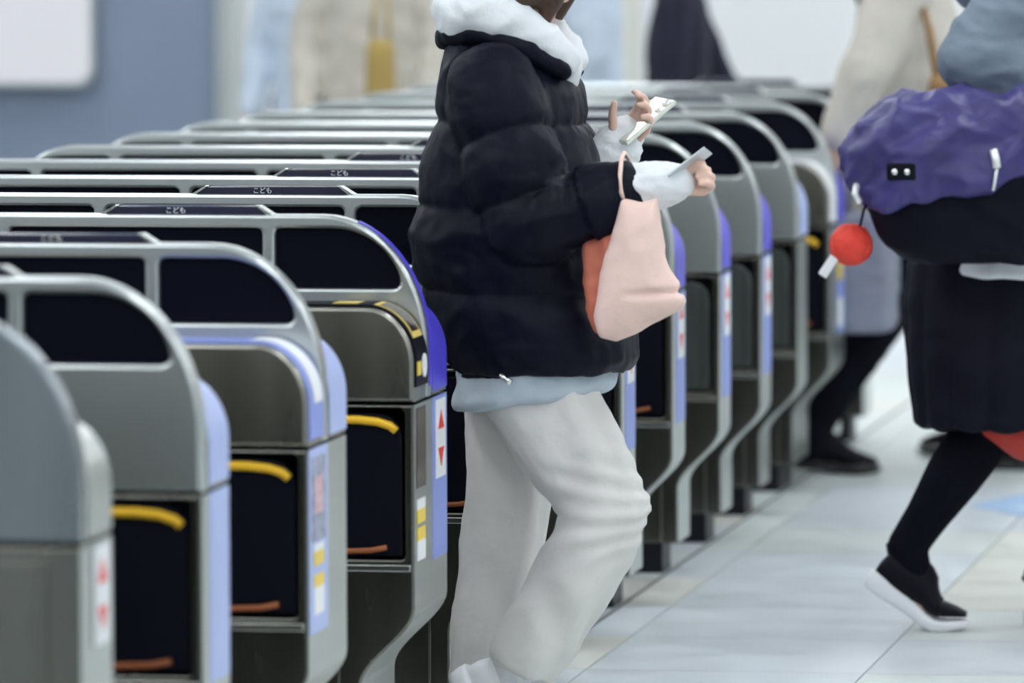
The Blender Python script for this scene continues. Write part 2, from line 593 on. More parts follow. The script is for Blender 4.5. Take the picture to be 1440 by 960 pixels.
def ticket_gate(y, label, near=False, film=None, flap='black', panel=False, far_top=None, reader=None,
                yellow=True, extras=(), sticker=False):
    t = thing('ticket_gate', label, 'ticket gate', (0, y, 0), 0, 'row of ticket gates')
    # far low body
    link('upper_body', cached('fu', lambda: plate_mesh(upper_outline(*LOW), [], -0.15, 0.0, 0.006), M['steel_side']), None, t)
    link('lower_body', cached('fl', lambda: plate_mesh(lower_outline(), [], -0.15, 0.0, 0.004), M['steel_shaded']), None, t)
    # tall panel with windows
    wh = [] if panel else HOLES
    tp = link('tall_panel', cached(('tp', panel), lambda: plate_mesh(upper_outline(*TALL), wh, -0.197, -0.150, 0.006), M['steel_cover' if panel else 'satin']), None, t)
    for i, h in enumerate(wh):
        link('window_pane', cached(('pane', i), lambda: pane_mesh(h, -0.184, -0.163), M['pane']), None, tp)
    hole = rrect(RX0, RX1, RZ0, RZ1, 0.008, 2)
    face = -0.197
    # the lower half of the high panel
    if near:
        link('core_panel', cached('core', lambda: plate_mesh(lower_outline(), [], -0.197, -0.150, 0.003), M['steel_shaded']), None, t)
        face = -0.325
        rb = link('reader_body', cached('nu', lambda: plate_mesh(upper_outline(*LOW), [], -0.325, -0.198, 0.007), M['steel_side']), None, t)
        sp = link('side_panel', cached('nl', lambda: plate_mesh(lower_outline(), [hole], -0.325, -0.198, 0.004), M['steel_shaded']), None, t)
        dy = -0.215
    else:
        hs = [] if panel else [hole]
        sp = link('side_panel', cached(('sl', panel), lambda: plate_mesh(lower_outline(), hs, -0.197, -0.150, 0.004), M['steel_shaded']), None, t)
        dy = -0.158
    if not panel:
        fm_ = M['black'] if flap == 'black' else M['glass_flap']
        link('recess_back', cached(('rbk', near), lambda: box_mesh(RX0 - 0.005, RX1 + 0.005, dy, dy + 0.006, RZ0 - 0.005, RZ1 + 0.005), M['black']), None, t)
        fo = [(RX0 + 0.004, RZ0 + 0.004), (RX1 - 0.006, RZ0 + 0.004), (RX1 - 0.006, RZ1 - 0.050), (RX1 - 0.012, RZ1 - 0.030),
              (RX1 - 0.028, RZ1 - 0.014), (RX1 - 0.05, RZ1 - 0.008), (RX0 + 0.004, RZ1 - 0.008)]
        fl = link('flap', cached(('flap', near, flap), lambda: plate_mesh(fo, [], face + 0.010, face + 0.030, 0.004), fm_), None, t)
        if flap == 'black':
          if yellow:
            pts = [(RX0 + 0.012, face + 0.006, 0.671), (-0.20, face + 0.006, 0.671), (-0.10, face + 0.006, 0.6705), (-0.065, face + 0.006, 0.667),
                   (-0.043, face + 0.006, 0.660), (-0.032, face + 0.006, 0.651)]
            link('yellow_edge', cached(('ye', near), lambda: tube_mesh(pts, 0.0075), M['yellow']), None, fl)
          if True:
            p2 = [(RX0 + 0.012, face + 0.008, 0.437), (-0.16, face + 0.008, 0.437), (-0.08, face + 0.008, 0.440), (-0.05, face + 0.008, 0.446)]
            link('orange_line', cached(('oe', near), lambda: tube_mesh(p2, 0.005), M['orange']), None, fl)  # orange line along the bottom of the recess
        else:
            for k in range(2):
                xx = -0.10 - 0.085 * k
                link('flap_bar', cached(('bar', near, k), lambda: box_mesh(xx - 0.012, xx + 0.012, face + 0.006, face + 0.012, RZ0 + 0.012, RZ1 - 0.03, 0.002), M['steel']), None, fl)
        link('trim_strip', cached(('trim', near), lambda: box_mesh(RX0 - 0.02, -0.006, face - 0.003, face + 0.004, 0.404, 0.416, 0.0015), M['bright']), None, t)
    else:
        link('cover_panel', cached('cov', lambda: plate_mesh(rrect(-0.60, -0.045, 0.24, 0.675, 0.006, 2), [], -0.201, -0.194, 0.0015), M['steel_shaded']), None, t)
    link('corner_strip', cached(('cs', near), lambda: box_mesh(-0.137, -0.133, face - 0.0025, face + 0.002, 0.075, 0.235), M['bright']), None, t)
    # feet
    for xa, xb in ((-0.36, -0.135), (GL + 0.135, GL + 0.36)):
        f = link('foot', cached(('foot', near, xa), lambda: box_mesh(xa, xb, face + 0.012, -0.045, 0.0, 0.074, 0.003), M['foot']), None, t)
    # child-ticket lamp bar on the rail
    tr = [(-0.588, TOP_T - 0.002), (-0.560, TOP_T + 0.0145), (-0.305, TOP_T + 0.0145), (-0.280, TOP_T - 0.002)]
    ind = link('indicator_bar', cached('ind', lambda: plate_mesh(tr, [], -0.190, -0.157, 0.002), M['dark_acrylic']), None, t)
    for k, q in enumerate(([(-0.592, TOP_T - 0.001), (-0.563, TOP_T + 0.016), (-0.556, TOP_T + 0.016), (-0.582, TOP_T - 0.001)],
                           [(-0.276, TOP_T - 0.001), (-0.303, TOP_T + 0.016), (-0.310, TOP_T + 0.016), (-0.288, TOP_T - 0.001)])):
        link('indicator_end', cached(('inde', k), lambda: plate_mesh(q, [], -0.1915, -0.1555, 0.0006), M['bright']), None, ind)
    tx = link('indicator_text', cached('indt', lambda: text_mesh('こども', 0.0125, 0), M['white_film']), None, ind)
    tx.location = (-0.453, -0.1905, TOP_T + 0.0025)
    # end plate, same metal as the sides in a lighter, lit copy
    link('end_plate', cached(('ep', near), lambda: band_mesh([(-0.097, 0.074)] + prof_range(*LOW, 0.2, None, 0.696), face + 0.003, -0.003, 0.0004, 0.0012), M['steel']), None, t)
    link('end_cap', cached('ec', lambda: band_mesh(prof_range(*LOW, 0.708, -0.20), -0.146, -0.003, 0.0004, 0.0012), M['steel']), None, t)
    # films on the end
    if film:
        link('end_film', cached(('film', film), lambda: band_mesh(prof_range(*LOW, 0.408, None, 0.697), -0.145, -0.006), M[film]), None, t)
    if far_top:
        link('top_film', cached(('ftop', far_top), lambda: band_mesh(prof_range(*LOW, 0.708, -0.10), -0.145, -0.004), M[far_top]), None, t)
    if sticker:
        arrow_sticker(t, -0.122, -0.026)
    for fn in extras:
        fn(t)
    return t

# --- end decorations of single gates
def deco_d(t):
    link('arch_film', cached('archf', lambda: band_mesh([p for p in prof_range(*TALL, 0.72, -0.19) if p[0] > -0.14], -0.172, -0.152), M['violet']), None, t)
    # black contactless reader over the rounded shoulder of the near body
    rp = link('reader_pad', cached('rp', lambda: band_mesh(prof_range(*LOW, 0.728, -0.26), -0.316, -0.203, 0.004, 0.004), M['black']), None, t)
    fr = [p for p in prof_range(*LOW, 0.728, -0.26) if -0.082 < p[0] < -0.006 and p[1] > 0.79]
    link('gold_frame', cached('gf', lambda: band_mesh(fr, -0.300, -0.215, 0.0052, 0.001), M['gold_line']), None, rp)
    link('gold_frame_inner', cached('gi', lambda: band_mesh(fr[1:-1], -0.290, -0.225, 0.0062, 0.001), M['brown_glass']), None, rp)
    link('gold_bar', cached('gb', lambda: band_mesh([(-0.150, 0.868), (-0.130, 0.868), (-0.105, 0.868)], -0.290, -0.225, 0.0052, 0.001), M['gold_line']), None, rp)
    link('yellow_mark', cached('ym', lambda: yz_box(-0.312, -0.278, 0.748, 0.772, 0.0058), M['yellow_film']), None, rp)
    bm = bmesh.new()
    add_loft(bm, [((0.004, -0.243, 0.762), (0, 1, 0), (0, 0, 1), 0.021, 0.021), ((0.0062, -0.243, 0.762), (0, 1, 0), (0, 0, 1), 0.021, 0.021)], 20)
    link('white_disc', finish(bm, 'disc'), M['white_film'], rp)
    link('sensor_window', cached('sw', lambda: yz_box(-0.300, -0.215, 0.548, 0.690, 0.002), M['brown_glass']), None, t)
    for z0, z1, mm in ((0.420, 0.455, 'white_film'), (0.455, 0.478, 'yellow_film'), (0.485, 0.510, 'yellow_film'), (0.510, 0.528, 'white_film')):
        link('caution_sticker', cached(('cst', z0), lambda: yz_box(-0.297, -0.222, z0, z1, 0.002), M[mm]), None, t)
def deco_c(t):
    link('near_film', cached('nf', lambda: band_mesh(prof_range(*LOW, 0.395, None, 0.697), -0.318, -0.165), M['pale_blue']), None, t)
    link('shoulder_film_and_glint', cached('sf', lambda: band_mesh(prof_range(*LOW, 0.712, -0.30), -0.316, -0.203, 0.003, 0.003), M['peri']), None, t)
    sh = [p for p in prof_range(*LOW, 0.77, -0.10)]
    link('shoulder_sticker', cached('ss', lambda: band_mesh(sh, -0.285, -0.215, 0.0045, 0.001), M['white_film']), None, t)
    link('picture_sticker', cached('ps', lambda: yz_box(-0.300, -0.190, 0.545, 0.682, 0.003), M['grey_print']), None, t)
    link('picture_print', cached('pp', lambda: yz_box(-0.285, -0.215, 0.590, 0.650, 0.0042), M['pink_print']), None, t)
    for z0, z1, mm in ((0.425, 0.470, 'white_film'), (0.470, 0.490, 'yellow_film'), (0.505, 0.528, 'yellow_film'), (0.528, 0.540, 'white_film')):
        link('caution_sticker', cached(('cst2', z0), lambda: yz_box(-0.285, -0.205, z0, z1, 0.003), M[mm]), None, t)
def deco_l(t):
    link('shoulder_film_and_glint', cached('sf2', lambda: band_mesh(prof_range(*LOW, 0.712, -0.30), -0.316, -0.203, 0.003, 0.003), M['white_film']), None, t)  # white highlight on the shoulder, put in as a coloured strip
    for z0, z1, mm in ((0.425, 0.50, 'white_film'), (0.55, 0.60, 'yellow_film')):
        link('caution_sticker', cached(('cst3', z0), lambda: yz_box(-0.150, -0.05, z0, z1, 0.003), M[mm]), None, t)

ticket_gate(-2.647, 'nearest ticket gate at the left edge, plain steel side with closed cover panel', panel=True, sticker=True)
ticket_gate(-1.859, 'ticket gate with plain pale blue end strip, second from the left edge', film='pale_blue', far_top='pale_blue')
ticket_gate(-0.926, 'ticket gate with blue shoulder film and picture sticker on its end', near=True, far_top='pale_blue', extras=(deco_c,))
ticket_gate(0.014, 'ticket gate with black gold-framed card reader and violet end beside the white trousers', near=True, film='peri', far_top='violet',
            sticker=True, extras=(deco_d,))
ticket_gate(0.770, 'ticket gate directly behind the person in the black puffer jacket', yellow=False)
ticket_gate(1.522, 'ticket gate mostly hidden, second one beyond the black puffer jacket', film='peri', far_top='violet')
ticket_gate(2.277, 'ticket gate whose blue end shows just beside the bent white trouser knee', film='peri', far_top='peri', sticker=True)
ticket_gate(3.020, 'ticket gate with blue end strip right of the pink tote bag', film='peri', far_top='violet', sticker=True)
ticket_gate(3.769, 'blue-ended ticket gate with grey flap, first beyond the pink bag gate', film='peri', far_top='violet', flap='glass', sticker=True)
ticket_gate(4.500, 'blue-ended ticket gate with grey flap, second beyond the pink bag gate', film='peri', far_top='violet', flap='glass', sticker=True)
ticket_gate(5.213, 'plain steel-ended ticket gate with pale blue top, third beyond the pink bag gate', far_top='pale_blue', flap='glass')
ticket_gate(6.005, 'ticket gate with painted white shoulder highlight and yellow flap edge beside the red ball charm', near=True, far_top='violet', film='peri', extras=(deco_l,))
ticket_gate(6.735, 'far ticket gate behind the beige-coated person with black trousers', film='peri')
ticket_gate(7.465, 'farthest ticket gate closing the row at the back', film='peri')

# ------------------------------------------------------------------ people
M['skin'] = mat('skin', (0.78, 0.52, 0.42), 0.5, 0, 0.08, 20)
M['hair_dark'] = mat('dark_hair', (0.020, 0.013, 0.012), 0.45, 0, 0.3, 30, 0.25, 120, (8, 8, 0.6))
M['hair_brown'] = mat('brown_hair', (0.055, 0.024, 0.013), 0.42, 0, 0.35, 30, 0.25, 120, (8, 8, 0.6))
M['puffer'] = mat('black_navy_nylon', (0.0028, 0.0040, 0.0115), 0.50, 0, 0.2, 9, 0.25, 30, spec=0.13, rvar=0.08)
M['white_knit'] = mat('white_hoodie_fleece', (0.78, 0.80, 0.83), 0.85, 0, 0.04, 12, 0.15, 90)
M['grey_hem'] = mat('pale_grey_jersey', (0.46, 0.53, 0.60), 0.85, 0, 0.06, 12, 0.1, 90)
M['white_twill'] = mat('off_white_trouser_cloth', (0.70, 0.68, 0.66), 0.8, 0, 0.04, 8, 0.12, 60)
M['white_shoe'] = mat('white_leather', (0.83, 0.83, 0.86), 0.5, 0, 0.03, 10)
M['pink'] = mat('pink_canvas', (0.86, 0.62, 0.55), 0.75, 0, 0.05, 10, 0.12, 80)
M['coral'] = mat('coral_shaded', (0.50, 0.14, 0.085), 0.75, 0, 0.2, 10)  # coral gusset colour, deepened for the shadow it lies in
M['phone'] = mat('pale_phone_shell', (0.74, 0.76, 0.70), 0.2, 0.3, 0.04, 6)
M['glassb'] = mat('black_phone_glass', (0.01, 0.01, 0.012), 0.08, 0, 0.05, 6)
M['lens'] = mat('white_camera_ring', (0.9, 0.9, 0.9), 0.1, 0.4, 0.02, 6)
M['card'] = mat('silver_card', (0.62, 0.66, 0.70), 0.3, 0.2, 0.04, 6)
M['navy_skirt'] = mat('navy_pleated_cloth', (0.0042, 0.0045, 0.0115), 0.6, 0, 0.2, 10, spec=0.12)
M['black_sock'] = mat('black_knit_sock', (0.0045, 0.005, 0.0095), 0.85, 0, 0.1, 20, 0.1, 150, spec=0.08)
M['black_shoe'] = mat('black_sneaker_mesh', (0.0045, 0.005, 0.010), 0.6, 0, 0.15, 30, 0.1, 150, spec=0.15)
M['sole'] = mat('white_foam_sole', (0.80, 0.81, 0.84), 0.55, 0, 0.03, 10)
M['dark_sole'] = mat('dark_rubber_sole', (0.02, 0.02, 0.022), 0.7, 0, 0.1, 10)
M['band_red'] = mat('red_band_tone', (0.55, 0.045, 0.03), 0.7, 0, 0.1, 10)
M['grey_hoodie'] = mat('blue_grey_hoodie', (0.17, 0.215, 0.27), 0.85, 0, 0.12, 8, 0.15, 60)
M['purple'] = mat('purple_nylon', (0.044, 0.034, 0.165), 0.45, 0, 0.2, 9, 0.3, 22)
M['beige'] = mat('beige_wool', (0.57, 0.53, 0.47), 0.9, 0, 0.08, 8, 0.1, 60)
M['mustard'] = mat('mustard_leather', (0.42, 0.29, 0.08), 0.6, 0, 0.08, 8)
M['brown_leather'] = mat('brown_leather', (0.28, 0.15, 0.05), 0.55, 0, 0.1, 10)
M['navy'] = mat('navy_wool', (0.006, 0.006, 0.022), 0.85, 0, 0.12, 8)
M['pale_shirt'] = mat('pale_blue_cotton', (0.60, 0.68, 0.80), 0.85, 0, 0.06, 8)
M['trouser_dark'] = mat('black_trouser_cloth', (0.0045, 0.005, 0.010), 0.8, 0, 0.12, 10, spec=0.1)
M['grey_bag'] = mat('grey_lavender_bag', (0.24, 0.25, 0.31), 0.7, 0, 0.07, 6)
M['slate_trousers'] = mat('slate_trouser_cloth', (0.12, 0.14, 0.18), 0.85, 0, 0.08, 8)
M['red_ball'] = mat('red_fluffy_ball', (0.80, 0.055, 0.035), 0.65, 0, 0.08, 14, 0.2, 60)

def fbm(p, s, seed=0.0, oct_=3):
    a, f, r = 1.0, s, 0.0
    for _ in range(oct_):
        r += a * noise.noise(V((p[0] * f + seed, p[1] * f + seed * 0.7, p[2] * f - seed)))
        a *= 0.5
        f *= 2.1
    return r

def wrinkle(p, s, amp, seed=0.0):
    """ridged noise, gives fold-like creases"""
    n1 = noise.noise(V((p[0] * s + seed, p[1] * s, p[2] * s * 1.6)))
    n2 = noise.noise(V((p[0] * s * 2.3 - seed, p[1] * s * 2.3, p[2] * s * 3.2)))
    return amp * ((1 - abs(n1) * 2.2) * 0.65 + (1 - abs(n2) * 2.2) * 0.25)

def hand(bm, w, d, n, thumb_side, curl=(0.25, 0.45, 0.35), size=1.0, thumb=None):
    """palm and five fingers; w wrist, d wrist->knuckles, n direction the palm faces"""
    w, d, n = V(w), V(d).normalized(), V(n)
    n = (n - d * n.dot(d)).normalized()
    s = d.cross(n).normalized() * thumb_side      # towards the thumb
    L = [0.070, 0.078, 0.073, 0.056]
    for i in range(4):
        off = (0.030 - 0.0195 * i) * size
        kn = w + d * (0.082 - 0.004 * abs(i - 1)) * size + s * off
        add_cap(bm, w + d * 0.012 * size + s * off * 0.55, kn, 0.0145 * size, 0.0105 * size, 10)
        p = kn
        dirv = d.copy()
        ax = d.cross(n)
        ang = 0
        for k, fr in enumerate((0.46, 0.31, 0.23)):
            ang += curl[k] * (1 + 0.10 * i)
            dv = d * math.cos(ang) + n * math.sin(ang)
            q = p + dv * L[i] * fr * size
            add_cap(bm, p, q, (0.0095 - 0.0008 * k) * size, (0.0088 - 0.0009 * k) * size, 10)
            p = q
    t0 = w + d * 0.025 * size + s * 0.026 * size
    if thumb is None:
        t1 = t0 + (d * 0.6 + s * 0.62 + n * 0.30).normalized() * 0.036 * size
        t2 = t1 + (d * 0.86 + s * 0.30 + n * 0.40).normalized() * 0.030 * size
        t3 = t2 + (d * 0.95 + s * 0.05 + n * 0.35).normalized() * 0.024 * size
    else:
        t1, t2, t3 = thumb
    add_cap(bm, t0, t1, 0.0145 * size, 0.0115 * size, 10)
    add_cap(bm, t1, t2, 0.0110 * size, 0.0100 * size, 10)
    add_cap(bm, t2, t3, 0.0098 * size, 0.0080 * size, 10)

def head(bm, c, fwd, up, size=1.0):
    """skull, jaw, nose, lips, brow and ears as closed shapes"""
    c, f, u = V(c), V(fwd).normalized(), V(up).normalized()
    s = u.cross(f).normalized()
    u = f.cross(s).normalized()
    R = Matrix((f, s, u)).transposed().to_quaternion()
    P = lambda a, b, e: c + (f * a + s * b + u * e) * size
    add_ell(bm, P(-0.012, 0, 0.030), (0.098 * size, 0.076 * size, 0.086 * size), R)
    add_ell(bm, P(0.022, 0, -0.040), (0.062 * size, 0.056 * size, 0.078 * size), R)
    add_cap(bm, P(0.060, 0, -0.098), P(0.040, 0, -0.085), 0.020 * size, 0.036 * size)
    add_cap(bm, P(0.086, 0, 0.012), P(0.101, 0, -0.026), 0.008 * size, 0.013 * size)
    add_ell(bm, P(0.078, 0, 0.030), (0.014 * size, 0.045 * size, 0.010 * size), R)
    add_ell(bm, P(0.080, 0, -0.060), (0.012 * size, 0.024 * size, 0.006 * size), R)
    add_ell(bm, P(0.077, 0, -0.072), (0.012 * size, 0.020 * size, 0.007 * size), R)
    for k in (-1, 1):
        add_ell(bm, P(-0.005, 0.077 * k, -0.008), (0.018 * size, 0.008 * size, 0.030 * size), R)
        add_ell(bm, P(0.055, 0.035 * k, -0.030), (0.024 * size, 0.020 * size, 0.022 * size), R)
    return P, R

def eyes_and_lips(parent, P, size=1.0):
    for k in (-1, 1):
        e = link('eye', sphere_mesh(P(0.067, 0.031 * k, 0.004), 0.0118 * size), M['white_shoe'], parent)
        link('iris', sphere_mesh(P(0.0755, 0.031 * k, 0.004), 0.0052 * size), M['hair_dark'], e)

def hair_mesh(P, R, back=0.0, size=1.0, locks=(), voxel=0.007):
    bm = bmesh.new()
    add_ell(bm, P(-0.022, 0, 0.044), (0.103 * size, 0.087 * size, 0.092 * size), R)
    add_ell(bm, P(-0.060, 0, -0.020), (0.060 * size, 0.080 * size, 0.085 * size), R)
    for k in (-1, 1):
        add_cap(bm, P(0.030, 0.066 * k, 0.075), P(-0.02, 0.080 * k, -0.03), 0.026 * size, 0.020 * size)
    for (a, b, r0, r1) in locks:
        add_cap(bm, P(*a), P(*b), r0 * size, r1 * size)
    return blob_mesh(bm, voxel, 3, lambda p, n: 0.003 * noise.noise(V((p[0] * 60, p[1] * 60, p[2] * 8))))

def shoe(parent, heel, heading, lift=0.0, length=0.25, upper='white_shoe', sole='sole', laces='white_shoe', loop=True, sole_h=0.030, wid=1.0, yaw_roll=0.0):
    """heel: floor point under the heel end when flat; lift: heel-off angle with the toes staying on the floor"""
    k = length / 0.25
    xb = 0.175 * k                                   # ball of the foot
    def T(p):
        x, y, z = p
        if lift and x < xb:
            blend = min(1.0, (xb - x) / (0.05 * k))
            a = lift * (0.5 + 0.5 * blend) if blend < 1 else lift
            dx = x - xb
            x, z = xb + dx * math.cos(a) + z * math.sin(a) * 1.0, -dx * math.sin(a) + z * math.cos(a)
        c, s = math.cos(heading), math.sin(heading)
        return V((heel[0] + x * c - y * s, heel[1] + x * s + y * c, heel[2] + z))
    # upper
    prof = [(0.004, 0.022, 0.050), (0.014, 0.031, 0.092), (0.040, 0.037, 0.106), (0.075, 0.039, 0.108), (0.105, 0.039, 0.098), (0.135, 0.041, 0.078),
            (0.165, 0.044, 0.060), (0.195, 0.045, 0.048), (0.225, 0.037, 0.036), (0.243, 0.022, 0.026)]
    bm = bmesh.new()
    seg = 16
    prev = None
    first = None
    for (x, hw, h) in prof:
        ring = []
        for i in range(seg):
            a = 2 * PI * i / seg
            ca, sa = math.cos(a), math.sin(a)
            y = hw * k * wid * math.copysign(abs(ca) ** 0.75, ca)
            z = sole_h * 0.8 + (h - sole_h * 0.4) * (0.5 + 0.5 * sa) * 1.0
            # narrower towards the top
            y *= 1.0 - 0.42 * max(0, sa) * (1 if x < 0.17 else 0.6)
            ring.append(bm.verts.new((x * k, y, z * (k if z > sole_h else 1))))
        if prev:
            for i in range(seg):
                bm.faces.new((prev[i], prev[(i + 1) % seg], ring[(i + 1) % seg], ring[i]))
        else:
            first = ring
        prev = ring
    bm.faces.new(first[::-1])
    bm.faces.new(prev)
    bmesh.ops.subdivide_edges(bm, edges=[e for e in bm.edges if abs(e.verts[0].co.x - e.verts[1].co.x) > 0.01], cuts=2)
    for v in bm.verts:
        v.co = T(v.co)
    up = link('shoe', finish(bm, 'shoe_upper', True), M[upper], parent)
    # sole
    outl = [(-0.002, 0.018), (0.006, 0.029), (0.03, 0.036), (0.07, 0.036), (0.11, 0.036), (0.15, 0.042), (0.19, 0.047), (0.22, 0.041), (0.242, 0.026), (0.251, 0.008)]
    full = outl + [(x, -y) for x, y in reversed(outl)]
    # refine
    fine = []
    for i in range(len(full)):
        a, b = full[i], full[(i + 1) % len(full)]
        for q in range(2):
            fine.append((a[0] + (b[0] - a[0]) * q / 2, a[1] + (b[1] - a[1]) * q / 2))
    bm = bmesh.new()
    rows = []
    for lev, (zz, grow) in enumerate(((0.0, 0.94), (0.006, 1.0), (sole_h * 0.75, 1.02), (sole_h, 0.97))):
        row = []
        for (x, y) in fine:
            zadd = 0.012 * max(0, (0.05 - x) / 0.05) if lev >= 2 else 0
            toe = 0.006 * max(0, (x - 0.2) / 0.05)
            row.append(bm.verts.new(((0.125 + (x - 0.125) * grow) * k, y * grow * k * wid, zz * (1 - 2.3 * max(0, x - 0.03)) + zadd * 0.6 + toe)))
        rows.append(row)
    n = len(fine)
    for a, b in zip(rows[:-1], rows[1:]):
        for i in range(n):
            bm.faces.new((a[i], a[(i + 1) % n], b[(i + 1) % n], b[i]))
    # caps made of strips across the foot so that they bend cleanly
    half = n // 2
    for row, flip in ((rows[0], True), (rows[-1], False)):
        for i in range(half - 1):
            f = (row[i], row[i + 1], row[n - 2 - i], row[n - 1 - i])
            bm.faces.new(f if not flip else f[::-1])
    for v in bm.verts:
        v.co = T(v.co)
    link('sole', finish(bm, 'sole', True), M[sole], up)
    # laces
    for i, x in enumerate((0.112, 0.130, 0.148)):
        z = 0.104 - 0.014 * i
        pts = [T((x * k, y * k, (z - abs(y) * 0.25) * k)) for y in (-0.02, -0.01, 0, 0.01, 0.02)]
        link('lace', tube_mesh(pts, 0.0028, 6), M[laces], up)
    if loop:
        pts = [T((0.010 * k, 0, 0.085 * k)), T((-0.004 * k, 0, 0.100 * k)), T((0.0, 0, 0.116 * k)), T((0.012 * k, 0, 0.104 * k)), T((0.022 * k, 0, 0.088 * k))]
        link('heel_loop', tube_mesh(pts, 0.0045, 6), M[upper], up)
    return up

def zloft(bm, rings, seg=28, power=2.3):
    """rings: (x0, x1, y0, y1, z, tilt) horizontal rings given by their extents"""
    rr = []
    for (x0, x1, y0, y1, z, tl) in rings:
        c = V(((x0 + x1) / 2, (y0 + y1) / 2, z))
        u = V((1, 0, tl)).normalized()
        rr.append((c, u, V((0, 1, 0)), (x1 - x0) / 2, (y1 - y0) / 2))
    add_loft(bm, rr, seg, power)

# ---------------------------------------------------------------- the woman at the gate
wy = 0.305
wm = thing('person', 'person in black puffer jacket and white trousers walking out with a phone', 'person', (0.1, wy, 0))
def wl_(name, me, mt):                      # part of the woman, modelled in world coordinates
    o = link(name, me, mt, wm)
    o.location = (-0.1, -wy, 0)
    return o
bm = bmesh.new()
hc = (0.138, wy, 1.515)
P, R = head(bm, hc, (0.96, 0, -0.28), (0.28, 0, 0.96), 0.97)
add_cap(bm, (0.075, wy, 1.30), (0.125, wy, 1.43), 0.055, 0.048)
add_ell(bm, (0.075, wy, 1.12), (0.10, 0.15, 0.20))
add_ell(bm, (0.07, wy, 0.88), (0.10, 0.14, 0.14))
chain(bm, [(0.065, 0.17, 1.24, 0.045), (0.115, 0.135, 0.99, 0.038), (0.39, 0.118, 1.066, 0.024)])
chain(bm, [(0.085, 0.44, 1.24, 0.045), (0.150, 0.49, 1.00, 0.038), (0.246, 0.462, 1.118, 0.024)])
chain(bm, [(0.095, 0.24, 0.84, 0.085), (0.258, 0.225, 0.475, 0.050), (0.075, 0.225, 0.18, 0.032), (0.085, 0.225, 0.07, 0.026)])
chain(bm, [(0.075, 0.385, 0.84, 0.085), (0.045, 0.39, 0.47, 0.050), (-0.005, 0.39, 0.09, 0.034), (0.06, 0.39, 0.04, 0.03)])
# near hand closed on the card: palm turned up and towards the body
hand(bm, (0.388, 0.118, 1.068), (0.93, 0.20, 0.10), (-0.25, -0.85, 0.35), 1, (0.95, 1.25, 0.85), 0.80,
     thumb=(V((0.425, 0.112, 1.098)), V((0.446, 0.104, 1.105)), V((0.458, 0.094, 1.094))))
# far hand: fingers behind the phone, thumb up in front of it
hand(bm, (0.246, 0.462, 1.118), (0.62, -0.10, 0.72), (-0.35, -0.75, 0.45), -1, (0.30, 0.75, 0.6), 0.86,
     thumb=(V((0.240, 0.432, 1.155)), V((0.240, 0.424, 1.182)), V((0.244, 0.420, 1.202))))
body = wl_('body', blob_mesh(bm, 0.0042, 2), M['skin'])
for k in (-1, 1):
    e = wl_('eye', sphere_mesh(P(0.067, 0.031 * k, 0.004), 0.0118), M['white_shoe'])
    link('iris', sphere_mesh(P(0.0755, 0.031 * k, 0.004), 0.0052), M['hair_dark'], e)
wl_('lips', sphere_mesh(P(0.086, 0, -0.066), (0.006, 0.020, 0.007)), M['pink'])
locks = []
for k in (-1, 1):
    locks += [((0.045, 0.074 * k, 0.05), (0.020, 0.084 * k, -0.10), 0.028, 0.030), ((0.020, 0.084 * k, -0.10), (-0.040, 0.078 * k, -0.190), 0.030, 0.014),
              ((-0.03, 0.082 * k, 0.0), (-0.055, 0.075 * k, -0.14), 0.035, 0.028)]
hl = [((0.06, 0.066 * k, 0.06), (0.062, 0.074 * k, -0.06), 0.026, 0.026) for k in (-1, 1)]
hl += [((0.062, 0.074 * k, -0.06), (0.048, 0.068 * k, -0.172), 0.026, 0.012) for k in (-1, 1)]
wl_('hair', hair_mesh(P, R, 0, 0.97, locks + hl), M['hair_brown'])

# puffer jacket: shell and both sleeves in one surface, quilted
near_sl = [(0.060, 0.165, 1.235, 0.088), (0.105, 0.135, 1.09, 0.092), (0.135, 0.128, 1.005, 0.090), (0.215, 0.122, 1.015, 0.080), (0.305, 0.120, 1.048, 0.060)]
far_sl = [(0.085, 0.440, 1.235, 0.088), (0.120, 0.475, 1.09, 0.088), (0.150, 0.480, 1.01, 0.085), (0.195, 0.470, 1.055, 0.068), (0.222, 0.468, 1.085, 0.055)]
bm = bmesh.new()
zloft(bm, [(-0.020, 0.130, 0.225, 0.385, 1.335, -0.28),
           (-0.045, 0.165, 0.190, 0.420, 1.300, -0.25),
           (-0.055, 0.190, 0.150, 0.460, 1.250, -0.15),
           (-0.068, 0.212, 0.120, 0.490, 1.170, -0.05),
           (-0.095, 0.232, 0.105, 0.505, 1.060, 0),
           (-0.112, 0.250, 0.100, 0.512, 0.965, 0),
           (-0.104, 0.272, 0.098, 0.514, 0.880, 0.02),
           (-0.078, 0.290, 0.100, 0.512, 0.800, 0.03),
           (-0.042, 0.300, 0.106, 0.506, 0.735, 0.04),
           (-0.030, 0.290, 0.120, 0.490, 0.708, 0.04)])
chain(bm, near_sl, 18)
chain(bm, far_sl, 18)
def seg_param(p, pts):
    best = (9, 0, 0)
    acc = 0.0
    for a, b in zip(pts[:-1], pts[1:]):
        A, B = V(a[:3]), V(b[:3])
        d = B - A
        t = max(0, min(1, (p - A).dot(d) / d.length_squared))
        dist = (p - (A + d * t)).length - (a[3] + (b[3] - a[3]) * t)
        if dist < best[0]:
            best = (dist, acc + d.length * t, 0)
        acc += d.length
    return best
